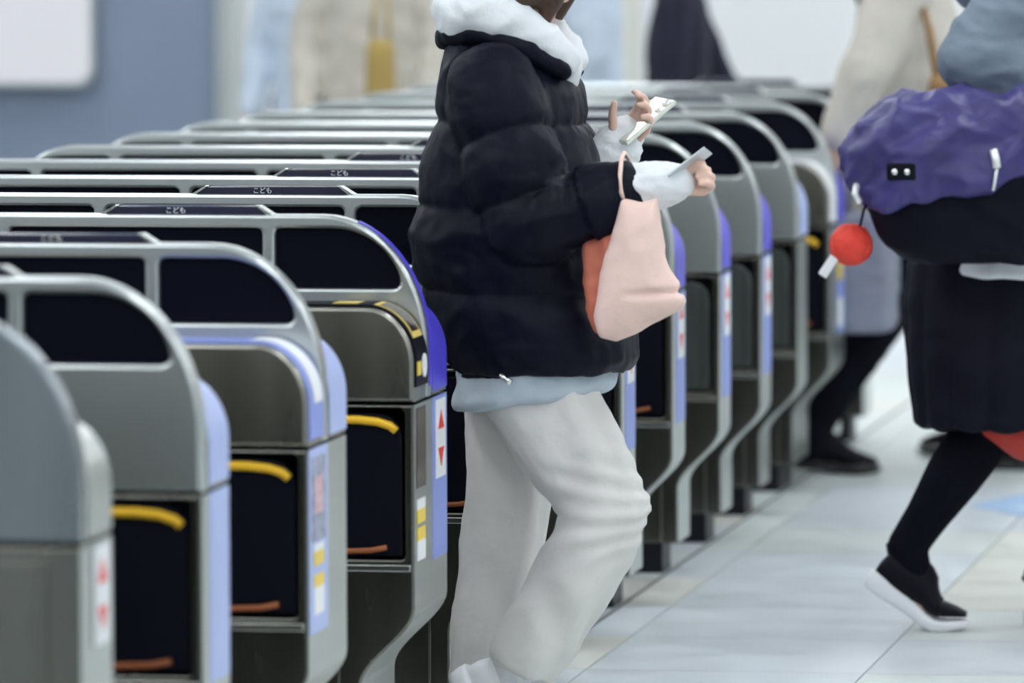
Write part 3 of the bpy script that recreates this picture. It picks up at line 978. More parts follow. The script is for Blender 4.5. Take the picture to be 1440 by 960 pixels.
def quilt(p, n):
    dn, sn, _ = seg_param(p, near_sl)
    df, sf, _ = seg_param(p, far_sl)
    if min(dn, df) < 0.004:
        s = sn if dn < df else sf
        ph = (s + 0.02) / 0.115
    else:
        ph = (p.z - 0.708 + 0.03 * (p.x - 0.1)) / 0.155
    fr = ph - math.floor(ph)
    bul = math.sqrt(max(0.0, math.sin(PI * fr)))
    q = 0.016 * (bul - 0.75)
    # gathers running away from each seam
    edge = 1 - min(1.0, min(fr, 1 - fr) * 4)
    ang = math.atan2(p.y - wy, p.x - 0.09)
    g = 0.0035 * edge * noise.noise(V((ang * 7, p.z * 6, p.x * 14)))
    return q + g + wrinkle(p, 9, 0.007, 3.1) - 0.002
jk = wl_('jacket', blob_mesh(bm, 0.0065, 3, quilt), M['puffer'])
# stand-up collar of the jacket
bm = bmesh.new()
chain(bm, [(0.178, 0.235, 1.265, 0.016), (0.120, 0.195, 1.305, 0.020), (0.045, 0.190, 1.335, 0.021), (-0.025, 0.235, 1.335, 0.022), (-0.050, 0.305, 1.325, 0.022),
           (-0.025, 0.375, 1.335, 0.022), (0.045, 0.420, 1.335, 0.021), (0.120, 0.415, 1.305, 0.020), (0.178, 0.375, 1.265, 0.016)], 12)
o = link('collar', blob_mesh(bm, 0.006, 3, lambda p, n: wrinkle(p, 16, 0.004)), M['puffer'], jk)
# zip pull at the hem
o = link('zip_pull', tube_mesh([(0.086, 0.094, 0.722), (0.098, 0.090, 0.712), (0.106, 0.088, 0.708)], 0.006), M['bright'], jk)
# hood and neckline of the hoodie
bm = bmesh.new()
chain(bm, [(0.170, 0.262, 1.290, 0.034), (0.118, 0.222, 1.335, 0.040), (0.045, 0.205, 1.372, 0.044), (-0.004, 0.245, 1.365, 0.048), (-0.020, 0.305, 1.345, 0.050),
           (-0.004, 0.365, 1.365, 0.048), (0.045, 0.405, 1.372, 0.044), (0.118, 0.388, 1.335, 0.040), (0.170, 0.348, 1.290, 0.034)], 14)
add_ell(bm, (-0.002, 0.305, 1.368), (0.072, 0.105, 0.048), Euler((0, 0.3, 0)).to_quaternion())
add_cap(bm, (0.150, 0.305, 1.27), (0.140, 0.305, 1.20), 0.050, 0.03)
hd = wl_('hood', blob_mesh(bm, 0.0065, 4, lambda p, n: wrinkle(p, 12, 0.008, 7)), M['white_knit'])
# jersey hem under the jacket
bm = bmesh.new()
zloft(bm, [(-0.020, 0.262, 0.140, 0.475, 0.790, 0.05), (-0.026, 0.262, 0.135, 0.480, 0.730, 0.09), (-0.036, 0.258, 0.132, 0.482, 0.672, 0.13), (-0.030, 0.250, 0.140, 0.474, 0.664, 0.13)])
wl_('shirt_hem', blob_mesh(bm, 0.0065, 2, lambda p, n: wrinkle(p, 10, 0.008, 2)), M['grey_hem'])
# cuffs of the hoodie
bm = bmesh.new()
chain(bm, [(0.285, 0.120, 1.046, 0.040), (0.330, 0.119, 1.058, 0.046), (0.378, 0.118, 1.066, 0.040), (0.405, 0.118, 1.069, 0.033)], 16)
wl_('cuff', blob_mesh(bm, 0.005, 2, lambda p, n: wrinkle(p, 26, 0.005, 4)), M['white_knit'])
bm = bmesh.new()
chain(bm, [(0.205, 0.455, 1.065, 0.040), (0.226, 0.455, 1.092, 0.050), (0.243, 0.458, 1.118, 0.046), (0.256, 0.460, 1.140, 0.036)], 16)
wl_('cuff', blob_mesh(bm, 0.005, 2, lambda p, n: wrinkle(p, 26, 0.005, 9)), M['white_knit'])
# trousers
def leg_loft(bm, pts):
    rr = []
    n = len(pts)
    for i, (x, y, z, rx, ry) in enumerate(pts):
        a, b = V(pts[max(0, i - 1)][:3]), V(pts[min(n - 1, i + 1)][:3])
        d = (b - a).normalized()
        v = V((0, 1, 0))
        u = v.cross(d).normalized()
        rr.append((V((x, y, z)), u, v, rx, ry))
    add_loft(bm, rr, 22, 2.2)
bm = bmesh.new()
add_ell(bm, (0.085, 0.31, 0.80), (0.125, 0.165, 0.13))
leg_loft(bm, [(0.095, 0.235, 0.80, 0.105, 0.085), (0.125, 0.232, 0.69, 0.102, 0.086), (0.180, 0.228, 0.595, 0.093, 0.080), (0.238, 0.225, 0.510, 0.084, 0.078),
              (0.262, 0.223, 0.466, 0.078, 0.078), (0.248, 0.222, 0.425, 0.074, 0.078), (0.203, 0.221, 0.350, 0.072, 0.080), (0.158, 0.220, 0.275, 0.071, 0.080), (0.118, 0.220, 0.205, 0.070, 0.080),
              (0.103, 0.220, 0.176, 0.064, 0.074)])
leg_loft(bm, [(0.080, 0.385, 0.80, 0.098, 0.085), (0.062, 0.387, 0.69, 0.084, 0.084), (0.050, 0.389, 0.58, 0.080, 0.080), (0.044, 0.390, 0.47, 0.078, 0.078),
              (0.028, 0.390, 0.35, 0.074, 0.076), (0.008, 0.390, 0.23, 0.067, 0.074), (-0.004, 0.390, 0.12, 0.061, 0.072), (-0.008, 0.390, 0.055, 0.060, 0.070)])
def trouser_folds(p, n):
    k = V((0.235, 0.222, 0.47))
    dk = (p - k).length
    f = wrinkle(p, 7, 0.005, 11)
    # creases fanning out from the bent knee
    if p.y < 0.31:
        a = math.atan2(p.z - 0.47, p.x - 0.46)
        f += 0.0055 * math.exp(-(dk / 0.11) ** 2) * math.sin(a * 34 + 3 * noise.noise(p * 7))
    # long vertical folds
    f += 0.004 * math.sin(p.y * 70 + p.x * 40 + 4 * noise.noise(p * 5))
    return f
wl_('trousers', blob_mesh(bm, 0.006, 3, trouser_folds), M['white_twill'])
bm = bmesh.new()
add_cap(bm, (0.080, 0.225, 0.215), (0.078, 0.225, 0.10), 0.040, 0.038)
wl_('sock', blob_mesh(bm, 0.006, 2), M['white_knit'])
# shoes
sh1 = shoe(wm, (-0.1 - 0.118, 0.222 - wy, 0.012), 0.0, 1.04, 0.245, 'white_shoe', 'sole')
sh2 = shoe(wm, (-0.1 - 0.062, 0.39 - wy, 0.0), 0.0, 0.0, 0.235, 'white_shoe', 'sole')

# phone in the raised hand
ph = thing('smartphone', 'pale smartphone held up in front of the black puffer jacket', 'smartphone', (0.290, 0.455, 1.168))
ax = V((0.074, 0.060, 0.068)).normalized()
bx = V((-0.30, 0.90, 0.36))
bx = (bx - ax * bx.dot(ax)).normalized()
cx_ = ax.cross(bx).normalized()
PM = Matrix(((ax.x, bx.x, cx_.x), (ax.y, bx.y, cx_.y), (ax.z, bx.z, cx_.z))).to_4x4()
pm = box_mesh(-0.066, 0.066, -0.034, 0.034, -0.0045, 0.0045, 0.0035)
pm.transform(PM)
link('shell', pm, M['phone'], ph)
sgn = 1
pm = box_mesh(-0.062, 0.062, -0.031, 0.031, -0.0050, -0.0040, 0.0003)
pm.transform(PM)
link('screen', pm, M['glassb'], ph)
pm = sphere_mesh((0.052, -0.020, 0.006), (0.009, 0.009, 0.004))
pm.transform(PM)
link('camera_ring', pm, M['lens'], ph)
pm = sphere_mesh((0.030, -0.020, 0.006), (0.006, 0.006, 0.003))
pm.transform(PM)
link('camera_ring', pm, M['lens'], ph)
# card in the other hand
cd = thing('transit_card', 'thin silver card gripped in the hand above the pink bag', 'card', (0.430, 0.100, 1.103))
pm = box_mesh(-0.042, 0.042, -0.026, 0.026, -0.0012, 0.0012)
ax = V((0.79, 0.05, 0.60)).normalized()
bx = V((0.20, 0.93, -0.20))
bx = (bx - ax * bx.dot(ax)).normalized()
cx_ = ax.cross(bx)
pm.transform(Matrix(((ax.x, bx.x, cx_.x), (ax.y, bx.y, cx_.y), (ax.z, bx.z, cx_.z))).to_4x4())
link('card_face', pm, M['card'], cd)
pm = box_mesh(-0.030, 0.030, -0.018, 0.018, 0.0012, 0.0018)
pm.transform(Matrix(((ax.x, bx.x, cx_.x), (ax.y, bx.y, cx_.y), (ax.z, bx.z, cx_.z))).to_4x4())
link('card_print', pm, M['peri'], cd)

# pink tote hanging from the near forearm
bg_ = thing('tote_bag', 'soft pink tote bag with shadow-deepened coral gusset hanging from a black puffer sleeve', 'tote bag', (0.32, 0.10, 0.80))
def pillow(bm, outline, y0, th, n=5):
    """soft flat bag: outline (x, z) inflated to thickness th around y0"""
    fine = []
    m_ = len(outline)
    for i in range(m_):
        a, b = outline[i], outline[(i + 1) % m_]
        for q in range(3):
            fine.append((a[0] + (b[0] - a[0]) * q / 3, a[1] + (b[1] - a[1]) * q / 3))
    cxx = sum(p[0] for p in fine) / len(fine)
    czz = sum(p[1] for p in fine) / len(fine)
    rows = []
    for k in range(-n, n + 1):
        t = k / n
        sc = max(0.12, (1 - abs(t) ** 2.6)) ** 0.5
        rows.append([bm.verts.new((cxx + (x - cxx) * sc, y0 + t * th / 2, czz + (z - czz) * sc)) for x, z in fine])
    L_ = len(fine)
    for a, b in zip(rows[:-1], rows[1:]):
        for i in range(L_):
            bm.faces.new((a[i], a[(i + 1) % L_], b[(i + 1) % L_], b[i]))
    bm.faces.new(rows[0])
    bm.faces.new(rows[-1][::-1])
bm = bmesh.new()
pillow(bm, [(0.314, 1.040), (0.345, 1.036), (0.374, 1.042), (0.377, 0.995), (0.388, 0.945), (0.408, 0.895), (0.424, 0.858), (0.412, 0.845), (0.378, 0.826), (0.335, 0.800), (0.300, 0.786),
            (0.272, 0.796), (0.262, 0.830), (0.272, 0.900), (0.296, 0.975)], 0.070, 0.075)
def bagdisp(p, n):
    d = 0.0035 * math.sin((p.x - p.z * 0.45) * 70) * min(1, max(0, (p.z - 0.80) / 0.1))
    # crease running in from the lower right corner
    cz = 0.872 + (p.x - 0.33) * 0.05
    d -= 0.010 * math.exp(-((p.z - cz) / 0.007) ** 2) * min(1, max(0, (p.x - 0.31) / 0.04))
    return wrinkle(p, 8, 0.005, 21) + d
o = link('bag_body', blob_mesh(bm, 0.0045, 2, bagdisp), M['pink'], bg_)
o.location = (-0.32, -0.10, -0.80)
bm = bmesh.new()
pillow(bm, [(0.322, 1.030), (0.305, 1.020), (0.283, 0.990), (0.242, 0.958), (0.236, 0.905), (0.239, 0.840), (0.258, 0.806), (0.30, 0.790), (0.33, 0.83), (0.33, 0.95)], 0.105, 0.07)
o = link('gusset', blob_mesh(bm, 0.0045, 2, lambda p, n: wrinkle(p, 12, 0.006, 5) + 0.004 * math.sin(p.x * 160 + p.z * 20)), M['coral'], bg_)
o.location = (-0.32, -0.10, -0.80)
pts = [V((0.318, 0.070, 1.03)), V((0.312, 0.058, 1.055)), V((0.310, 0.060, 1.085)), V((0.308, 0.090, 1.116)), V((0.308, 0.125, 1.122)), V((0.310, 0.160, 1.110)), V((0.312, 0.172, 1.07)),
       V((0.318, 0.150, 1.025)), V((0.322, 0.115, 1.005))]
o = link('handle', tube_mesh(pts, 0.004, 8), M['pink'], bg_)
o.location = (-0.32, -0.10, -0.80)

# ---------------------------------------------------------------- generic standing or walking person
def person(label, loc, face, h=1.62, coat='navy', coat_hem=0.55, coat_w=1.0, sleeves=None, legs='trouser_dark', leg_r=1.0,
           shoes=('black_shoe', 'dark_sole'), hair='hair_dark', arms=None, feet=None, long_hair=False, flare=1.0, collar=True, lean=0.0, knit=None):
    """local frame: +x is where the person faces; face = heading in degrees"""
    k = h / 1.62
    t = thing('person', label, 'person', loc, math.radians(face))
    aL, aR = arms or (((0.02, 0.215, 1.02), (0.12, 0.20, 0.80)), ((0.02, -0.215, 1.02), (0.12, -0.20, 0.80)))
    fL, fR = feet or ((0.16, 0.09, 0.0, 0.0), (-0.20, -0.09, 0.0, 0.45))       # x, y, toe height, heel lift
    bm = bmesh.new()
    Lx = lambda z: lean * max(0, z - 0.8)
    P, R = head(bm, (0.02 + Lx(1.49), 0, 1.49), (1, 0, -0.12), (0.12, 0, 1))
    add_cap(bm, (Lx(1.3), 0, 1.28), (0.01 + Lx(1.4), 0, 1.42), 0.056, 0.05)
    add_ell(bm, (Lx(1.1), 0, 1.12), (0.10, 0.15, 0.20))
    add_ell(bm, (0, 0, 0.88), (0.10, 0.15, 0.14))
    shl = []
    for sgn, (el, wr) in ((1, aL), (-1, aR)):
        sh = (Lx(1.28), 0.165 * sgn, 1.285)
        chain(bm, [(*sh, 0.045), (*el, 0.037), (*wr, 0.024)])
        d = V(wr) - V(el)
        nrm = V((0.2, -sgn, 0)) if abs(d.normalized().z) > 0.5 else V((0, 0, -1))
        hand(bm, wr, d, nrm, sgn * (1 if abs(d.normalized().z) > 0.5 else -1), (0.3, 0.4, 0.3), 0.92)
        shl.append([(*sh, 0.072 * coat_w), (*el, 0.064 * coat_w), (*wr, 0.046 * coat_w)])
    ank = []
    for sgn, (fx, fy, fz, lift) in ((1, fL), (-1, fR)):
        ax_ = fx - 0.05 + (0.15 * (1 - math.cos(lift)) if lift else 0)
        az = 0.09 + 0.15 * math.sin(lift)
        kn = ((fx - 0.05) * 0.5 + 0.05 + (0.06 if lift else 0), fy, 0.48)
        chain(bm, [(0, 0.085 * sgn, 0.85, 0.085), (*kn, 0.052), (ax_, fy, az, 0.036), (ax_ + 0.08, fy, max(0.040, az - 0.05 - 0.09 * math.sin(lift)), 0.024)])
        ank.append((kn, (ax_, fy, az)))
    body = link('body', blob_mesh(bm, 0.0075, 2), M['skin'], t)
    eyes_and_lips(t, P)
    lk = []
    if long_hair:
        for s_ in (-1, 1):
            lk += [((-0.03, 0.07 * s_, 0.0), (-0.05, 0.075 * s_, -0.20), 0.04, 0.03)]
        lk += [((-0.07, 0, 0.0), (-0.09, 0, -0.24), 0.06, 0.04)]
    link('hair', hair_mesh(P, R, 0, 1.0, lk, 0.010), M[hair], t)
    # coat
    bm = bmesh.new()
    w = coat_w
    rings = [(-0.075 + Lx(1.36), 0.075 + Lx(1.36), -0.085, 0.085, 1.355, 0), (-0.10 * w + Lx(1.3), 0.10 * w + Lx(1.3), -0.17 * w, 0.17 * w, 1.30, 0),
             (-0.125 * w + Lx(1.15), 0.135 * w + Lx(1.15), -0.19 * w, 0.19 * w, 1.16, 0), (-0.125 * w + Lx(1), 0.13 * w + Lx(1), -0.185 * w, 0.185 * w, 1.0, 0),
             (-0.135 * w, 0.135 * w, -0.19 * w, 0.19 * w, 0.86, 0)]
    hemw = w * flare
    if coat_hem < 0.84:
        rings += [(-0.145 * hemw, 0.145 * hemw, -0.20 * hemw, 0.20 * hemw, (0.86 + coat_hem) / 2, 0), (-0.15 * hemw, 0.15 * hemw, -0.205 * hemw, 0.205 * hemw, coat_hem, 0)]
    zloft(bm, rings)
    for s_ in shl:
        chain(bm, s_)
    ct = link('coat', blob_mesh(bm, 0.011, 3, lambda p, n: wrinkle(p, 6, 0.009, h * 10)), M[coat], t)
    if collar:
        bm = bmesh.new()
        pts = []
        for i in range(13):
            a = math.radians(30 + 300 * i / 12)
            pts.append((Lx(1.34) + 0.01 + 0.072 * math.cos(a), 0.080 * math.sin(a), 1.345 - 0.03 * math.cos(a), 0.022))
        chain(bm, pts, 10)
        link('collar', blob_mesh(bm, 0.010, 2), M[knit or coat], ct)
    # trousers
    bm = bmesh.new()
    add_ell(bm, (0, 0, 0.86), (0.118, 0.165, 0.12))
    for sgn, (kn, an) in zip((1, -1), ank):
        chain(bm, [(0, 0.085 * sgn, 0.82, 0.095 * leg_r), (*kn, 0.072 * leg_r), (an[0], an[1], an[2] + 0.01, 0.064 * leg_r), (an[0] + 0.015, an[1], max(0.062, an[2] - 0.03), 0.060 * leg_r)], 16)
    link('trousers', blob_mesh(bm, 0.010, 3, lambda p, n: wrinkle(p, 9, 0.006, h * 7)), M[legs], t)
    for sgn, (fx, fy, fz, lift) in ((1, fL), (-1, fR)):
        shoe(t, (fx - 0.10, fy, fz), 0.0, lift, 0.25, shoes[0], shoes[1], shoes[0], False)
    t.scale = (k, k, k)
    return t

# ---------------------------------------------------------------- student with the backpack
py = 2.56
st = thing('person', 'person in blue-grey hoodie, dark pleated skirt and black knee socks walking right', 'person', (0.80, py, 0))
def sl_(name, me, mt, parent=None):
    o = link(name, me, mt, parent or st)
    if parent is None:
        o.location = (-0.80, -py, 0)
    return o
bm = bmesh.new()
P, R = head(bm, (0.845, py, 1.53), (1, 0, -0.1), (0.1, 0, 1))
add_cap(bm, (0.80, py, 1.32), (0.825, py, 1.46), 0.056, 0.05)
add_ell(bm, (0.80, py, 1.15), (0.10, 0.15, 0.20))
add_ell(bm, (0.79, py, 0.90), (0.11, 0.15, 0.14))
chain(bm, [(0.80, py - 0.17, 1.33, 0.045), (0.715, py - 0.235, 1.225, 0.037), (0.90, py - 0.20, 1.17, 0.024)])
hand(bm, (0.90, py - 0.20, 1.17), (0.95, 0.1, 0.25), (0.1, 0.9, 0.1), 1, (0.9, 1.1, 0.8), 0.9)
chain(bm, [(0.80, py + 0.17, 1.33, 0.045), (0.78, py + 0.23, 1.06, 0.037), (0.93, py + 0.20, 1.00, 0.024)])
hand(bm, (0.93, py + 0.20, 1.00), (0.95, -0.1, 0.1), (0.0, -0.5, 0.8), 1, (0.5, 0.7, 0.5), 0.9)
chain(bm, [(0.79, 2.50, 0.86, 0.085), (0.745, 2.50, 0.475, 0.054), (0.555, 2.50, 0.175, 0.034), (0.595, 2.50, 0.055, 0.022)])
chain(bm, [(0.80, 2.63, 0.86, 0.085), (0.885, 2.62, 0.47, 0.054), (0.885, 2.62, 0.10, 0.037), (0.95, 2.62, 0.05, 0.03)])
sl_('body', blob_mesh(bm, 0.006, 2), M['skin'])
eyes = []
for k in (-1, 1):
    e = sl_('eye', sphere_mesh(P(0.067, 0.031 * k, 0.004), 0.0118), M['white_shoe'])
    link('iris', sphere_mesh(P(0.0755, 0.031 * k, 0.004), 0.0052), M['hair_dark'], e)
sl_('hair', hair_mesh(P, R, 0, 1.0, [((-0.06, 0, 0), (-0.08, 0, -0.16), 0.06, 0.04)]), M['hair_dark'])
# knee socks
bm = bmesh.new()
chain(bm, [(0.738, 2.50, 0.445, 0.062), (0.700, 2.50, 0.395, 0.066), (0.655, 2.50, 0.330, 0.062), (0.600, 2.50, 0.245, 0.048), (0.557, 2.50, 0.180, 0.043), (0.585, 2.50, 0.090, 0.034)], 16)
sl_('knee_sock', blob_mesh(bm, 0.006, 3), M['black_sock'])
bm = bmesh.new()
chain(bm, [(0.888, 2.62, 0.43, 0.061), (0.880, 2.62, 0.34, 0.062), (0.885, 2.62, 0.22, 0.048), (0.885, 2.62, 0.11, 0.042), (0.93, 2.62, 0.07, 0.034)], 16)
sl_('knee_sock', blob_mesh(bm, 0.006, 3), M['black_sock'])
# sneakers
shoe(st, (0.437 - 0.80, 2.50 - py, 0.0), 0.0, 0.56, 0.255, 'black_shoe', 'sole', 'black_shoe', True, 0.036)
shoe(st, (0.80 - 0.80, 2.62 - py, 0.0), 0.0, 0.0, 0.255, 'black_shoe', 'sole', 'black_shoe', True, 0.036)
# skirt with pleats
bm = bmesh.new()
zloft(bm, [(0.600, 0.930, py - 0.17, py + 0.17, 0.88, 0), (0.560, 0.950, py - 0.195, py + 0.195, 0.82, 0), (0.548, 0.980, py - 0.215, py + 0.215, 0.70, 0),
           (0.556, 1.010, py - 0.235, py + 0.235, 0.57, 0), (0.572, 1.040, py - 0.250, py + 0.250, 0.452, 0), (0.576, 1.036, py - 0.246, py + 0.246, 0.444, 0)], 40, 2.3)
def pleats(p, n):
    a = math.atan2((p.y - py) * 1.0, p.x - 0.79)
    return 0.010 * (0.3 + 0.7 * min(1, (0.88 - p.z) / 0.4)) * (abs(math.sin(a * 9)) - 0.5) + wrinkle(p, 7, 0.004, 1)
sk = sl_('skirt', blob_mesh(bm, 0.0065, 2, pleats), M['navy_skirt'])
bm = bmesh.new()
zloft(bm, [(0.70, 0.98, py - 0.20, py + 0.20, 0.50, 0), (0.70, 0.99, py - 0.21, py + 0.21, 0.43, 0.0), (0.745, 0.985, py - 0.20, py + 0.20, 0.400, 0.0), (0.785, 0.970, py - 0.18, py + 0.18, 0.372, 0.0)], 28, 2.2)
sl_('red_band', blob_mesh(bm, 0.007, 2), M['band_red'])  # red band filling the gap between skirt hem and knee sock
# white shirt hem above the skirt
bm = bmesh.new()
zloft(bm, [(0.652, 1.000, py - 0.235, py + 0.225, 0.830, 0), (0.645, 1.000, py - 0.245, py + 0.230, 0.800, 0), (0.642, 1.000, py - 0.250, py + 0.232, 0.772, -0.02), (0.655, 0.99, py - 0.24, py + 0.22, 0.766, -0.02)], 28, 2.6)
sl_('shirt_hem', blob_mesh(bm, 0.0065, 2, lambda p, n: wrinkle(p, 12, 0.004)), M['white_knit'])
# hoodie
bm = bmesh.new()
zloft(bm, [(0.725, 0.875, py - 0.09, py + 0.09, 1.405, 0), (0.690, 0.910, py - 0.18, py + 0.18, 1.345, 0), (0.665, 0.945, py - 0.20, py + 0.20, 1.20, 0),
           (0.660, 0.950, py - 0.20, py + 0.20, 1.04, 0), (0.650, 0.960, py - 0.205, py + 0.205, 0.90, 0), (0.655, 0.955, py - 0.20, py + 0.20, 0.82, 0)])
chain(bm, [(0.80, py - 0.17, 1.34, 0.080), (0.725, py - 0.235, 1.235, 0.078), (0.80, py - 0.23, 1.20, 0.070), (0.89, py - 0.20, 1.17, 0.050)], 16)
chain(bm, [(0.80, py + 0.17, 1.34, 0.080), (0.78, py + 0.23, 1.06, 0.072), (0.92, py + 0.20, 1.00, 0.048)], 16)
hj = sl_('hoodie', blob_mesh(bm, 0.0075, 3, lambda p, n: wrinkle(p, 9, 0.014, 4)), M['grey_hoodie'])
bm = bmesh.new()
chain(bm, [(0.885, py - 0.08, 1.37, 0.03), (0.80, py - 0.115, 1.41, 0.04), (0.715, py - 0.07, 1.40, 0.05), (0.700, py, 1.38, 0.055), (0.715, py + 0.07, 1.40, 0.05), (0.80, py + 0.115, 1.41, 0.04), (0.885, py + 0.08, 1.37, 0.03)])
link('hood', blob_mesh(bm, 0.008, 3), M['grey_hoodie'], hj)

# backpack slung low on the camera side
bp = thing('backpack', 'black backpack with crumpled purple flap slung over a blue-grey hoodie shoulder', 'backpack', (0.65, 2.22, 0.82))
def bl_(name, me, mt, parent=None):
    o = link(name, me, mt, parent or bp)
    if parent is None:
        o.location = (-0.65, -2.22, -0.82)
    return o
bm = bmesh.new()
zloft(bm, [(0.60, 0.86, 2.17, 2.30, 0.812, 0), (0.545, 0.90, 2.14, 2.325, 0.845, 0), (0.515, 0.92, 2.13, 2.33, 0.90, 0), (0.490, 0.93, 2.125, 2.33, 0.97, 0),
           (0.485, 0.93, 2.13, 2.33, 1.05, 0), (0.53, 0.91, 2.16, 2.32, 1.11, 0)], 32, 2.8)
bb = bl_('pack_body', blob_mesh(bm, 0.007, 3, lambda p, n: wrinkle(p, 8, 0.010, 8)), M['navy_skirt'])
bm = bmesh.new()
zloft(bm, [(0.500, 0.90, 2.105, 2.30, 0.965, 0.22), (0.478, 0.92, 2.100, 2.33, 1.000, 0.14), (0.452, 0.93, 2.100, 2.34, 1.045, 0.0), (0.490, 0.93, 2.115, 2.34, 1.100, 0), (0.545, 0.91, 2.14, 2.335, 1.138, 0),
           (0.60, 0.87, 2.18, 2.31, 1.152, 0)], 32, 2.8)
fl = bl_('flap', blob_mesh(bm, 0.0065, 2, lambda p, n: wrinkle(p, 5, 0.020, 13) + wrinkle(p, 12, 0.012, 3) + 0.006 * math.sin((p.x * 0.8 - p.z) * 60 + 4 * noise.noise(p * 6))), M['purple'])
def child_of(part, name, me, mt):
    o = link(name, me, mt, part)
    return o
child_of(fl, 'buckle', box_mesh(0.560, 0.622, 2.076, 2.092, 0.985, 1.022, 0.006), M['black'])
for xx in (0.578, 0.604):
    child_of(fl, 'snap', sphere_mesh((xx, 2.074, 1.004), 0.0075), M['bright'])
child_of(bb, 'zip_pull', tube_mesh([(0.782, 2.09, 1.05), (0.788, 2.085, 1.03), (0.790, 2.085, 1.012)], 0.009), M['lens'])
child_of(bb, 'zip_cord', tube_mesh([(0.790, 2.085, 1.012), (0.786, 2.085, 0.985), (0.782, 2.087, 0.965)], 0.0035), M['lens'])
for xx in (0.70, 0.84):
    pts = [V((xx, 2.30, 1.12)), V((xx + 0.01, 2.30, 1.22)), V((0.80, 2.36, 1.345)), V((0.80, 2.43, 1.425)), V((0.80, 2.50, 1.40))]
    bl_('strap', tube_mesh(pts, 0.013, 8), M['black'])
child_of(bb, 'side_strap', tube_mesh([(0.492, 2.15, 0.985), (0.487, 2.14, 0.955), (0.497, 2.14, 0.935)], 0.008), M['lens'])
# charm
ch = thing('ball_charm', 'bright red ball charm with white tag dangling from the backpack', 'charm', (0.472, 2.20, 0.845))
bm = bmesh.new()
add_ell(bm, (0, 0, 0), (0.047, 0.047, 0.046))
link('ball', blob_mesh(bm, 0.004, 1, lambda p, n: 0.0016 * noise.noise(p * 60)), M['red_ball'], ch)
link('cord', tube_mesh([(0.02, -0.01, 0.04), (0.03, -0.03, 0.075), (0.045, -0.045, 0.10)], 0.003), M['black'], ch)
pm = box_mesh(-0.010, 0.010, -0.003, 0.003, -0.024, 0.024, 0.002)
pm.transform(Matrix.Translation((-0.046, -0.02, -0.045)) @ Matrix.Rotation(math.radians(33), 4, 'Y'))
link('tag', pm, M['white_shoe'], ch)

# ---------------------------------------------------------------- other people
person('person in beige wool coat and black trousers leaving the far gates with a grey bag', (0.13, 6.33, 0), 5, 1.66, 'beige', 0.62, 1.08,
       legs='trouser_dark', arms=(((-0.02, 0.23, 1.05), (0.12, 0.22, 0.86)), ((-0.10, -0.24, 1.06), (-0.165, -0.235, 0.91))),
       feet=((0.24, 0.09, 0, 0), (-0.215, -0.07, 0, 0.12)), hair='hair_brown', long_hair=True, leg_r=0.95)
gb = thing('shopping_bag', 'large grey-lavender bag carried by the person in the beige coat', 'bag', (0.052, 6.09, 0.40))
bm = bmesh.new()
zloft(bm, [(-0.078, 0.072, -0.075, 0.075, 0.0, 0.06), (-0.082, 0.078, -0.08, 0.08, 0.02, 0.06), (-0.085, 0.082, -0.075, 0.075, 0.16, 0.03), (-0.085, 0.08, -0.06, 0.06, 0.30, 0.0), (-0.08, 0.075, -0.05, 0.05, 0.315, 0)], 32, 5)
link('bag_body', blob_mesh(bm, 0.007, 1, lambda p, n: wrinkle(p, 7, 0.006)), M['grey_bag'], gb)
for yy in (-0.045, 0.045):
    link('handle', tube_mesh([(-0.05, yy, 0.31), (-0.045, yy, 0.38), (-0.02, yy * 0.5, 0.45), (0.01, yy * 0.5, 0.46), (0.035, yy, 0.38), (0.04, yy, 0.31)], 0.006), M['grey_bag'], gb)
sb = thing('shoulder_bag', 'brown leather bag strap worn over the beige wool coat', 'shoulder bag', (0.25, 6.06, 0.9))
bm = bmesh.new()
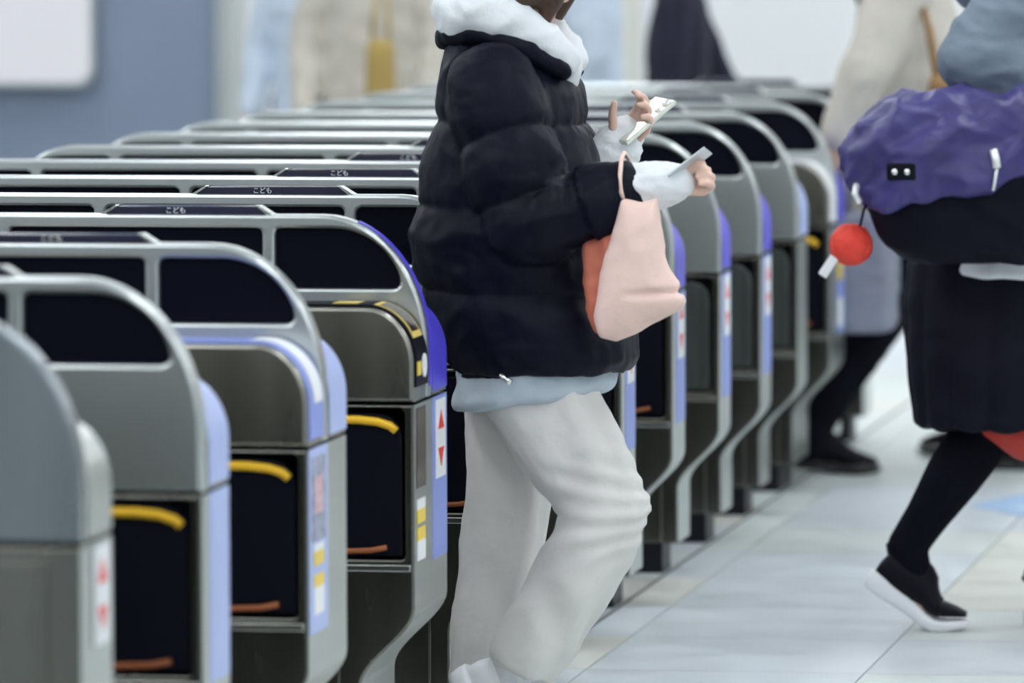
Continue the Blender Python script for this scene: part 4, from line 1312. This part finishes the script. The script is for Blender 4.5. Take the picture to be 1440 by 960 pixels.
chain(bm, [(0.0, 0.0, 0.02, 0.03), (0.0, 0.0, 0.16, 0.032)])
link('pouch', blob_mesh(bm, 0.007, 2), M['brown_leather'], sb)
link('strap', tube_mesh([(-0.005, 0.0, 0.17), (-0.03, 0.03, 0.30), (-0.07, 0.10, 0.42), (-0.10, 0.18, 0.47)], 0.011), M['brown_leather'], sb)
person('person in long black coat walking left behind the purple backpack', (0.50, 6.82, 0), 180, 1.66, 'trouser_dark', 0.50, 1.0,
       feet=((0.24, -0.08, 0, 0), (-0.22, 0.08, 0, 0.5)))
person('person in flared navy coat standing beyond the farthest gates', (-1.055, 10.2, 0), 180, 1.50, 'navy', 0.55, 0.86, flare=1.15,
       arms=(((0.0, 0.22, 0.98), (0.10, 0.2, 0.82)), ((-0.13, -0.2, 0.99), (-0.22, -0.20, 0.96))), lean=-0.02)
person('person in pale blue jacket beyond the gates, next to the navy coat', (-1.50, 11.0, 0), 200, 1.62, 'pale_shirt', 0.75, 1.0, legs='slate_trousers', knit='white_knit')
person('person in white and pale blue top at the far end of the hall', (-2.53, 11.5, 0), 250, 1.62, 'pale_shirt', 0.78, 0.84, legs='slate_trousers', long_hair=True, knit='white_knit')
person('person in wide beige coat standing in the lit hall behind the gates', (-2.14, 10.5, 0), 270, 1.68, 'beige', 0.50, 0.86, legs='slate_trousers', hair='hair_brown', long_hair=True)
mb = thing('handbag', 'mustard yellow handbag hanging at the side of the far beige coat', 'handbag', (-2.05, 10.17, 0.80))
bm = bmesh.new()
zloft(bm, [(-0.045, 0.045, -0.05, 0.05, 0.0, 0), (-0.05, 0.05, -0.055, 0.055, 0.03, 0), (-0.045, 0.045, -0.05, 0.05, 0.25, 0), (-0.035, 0.035, -0.04, 0.04, 0.28, 0)], 24, 3.5)
link('bag_body', blob_mesh(bm, 0.008, 1), M['mustard'], mb)
link('strap', tube_mesh([(-0.03, 0, 0.27), (-0.02, 0.02, 0.40), (0.0, 0.06, 0.50), (0.02, 0.03, 0.40), (0.03, 0, 0.27)], 0.008), M['mustard'], mb)
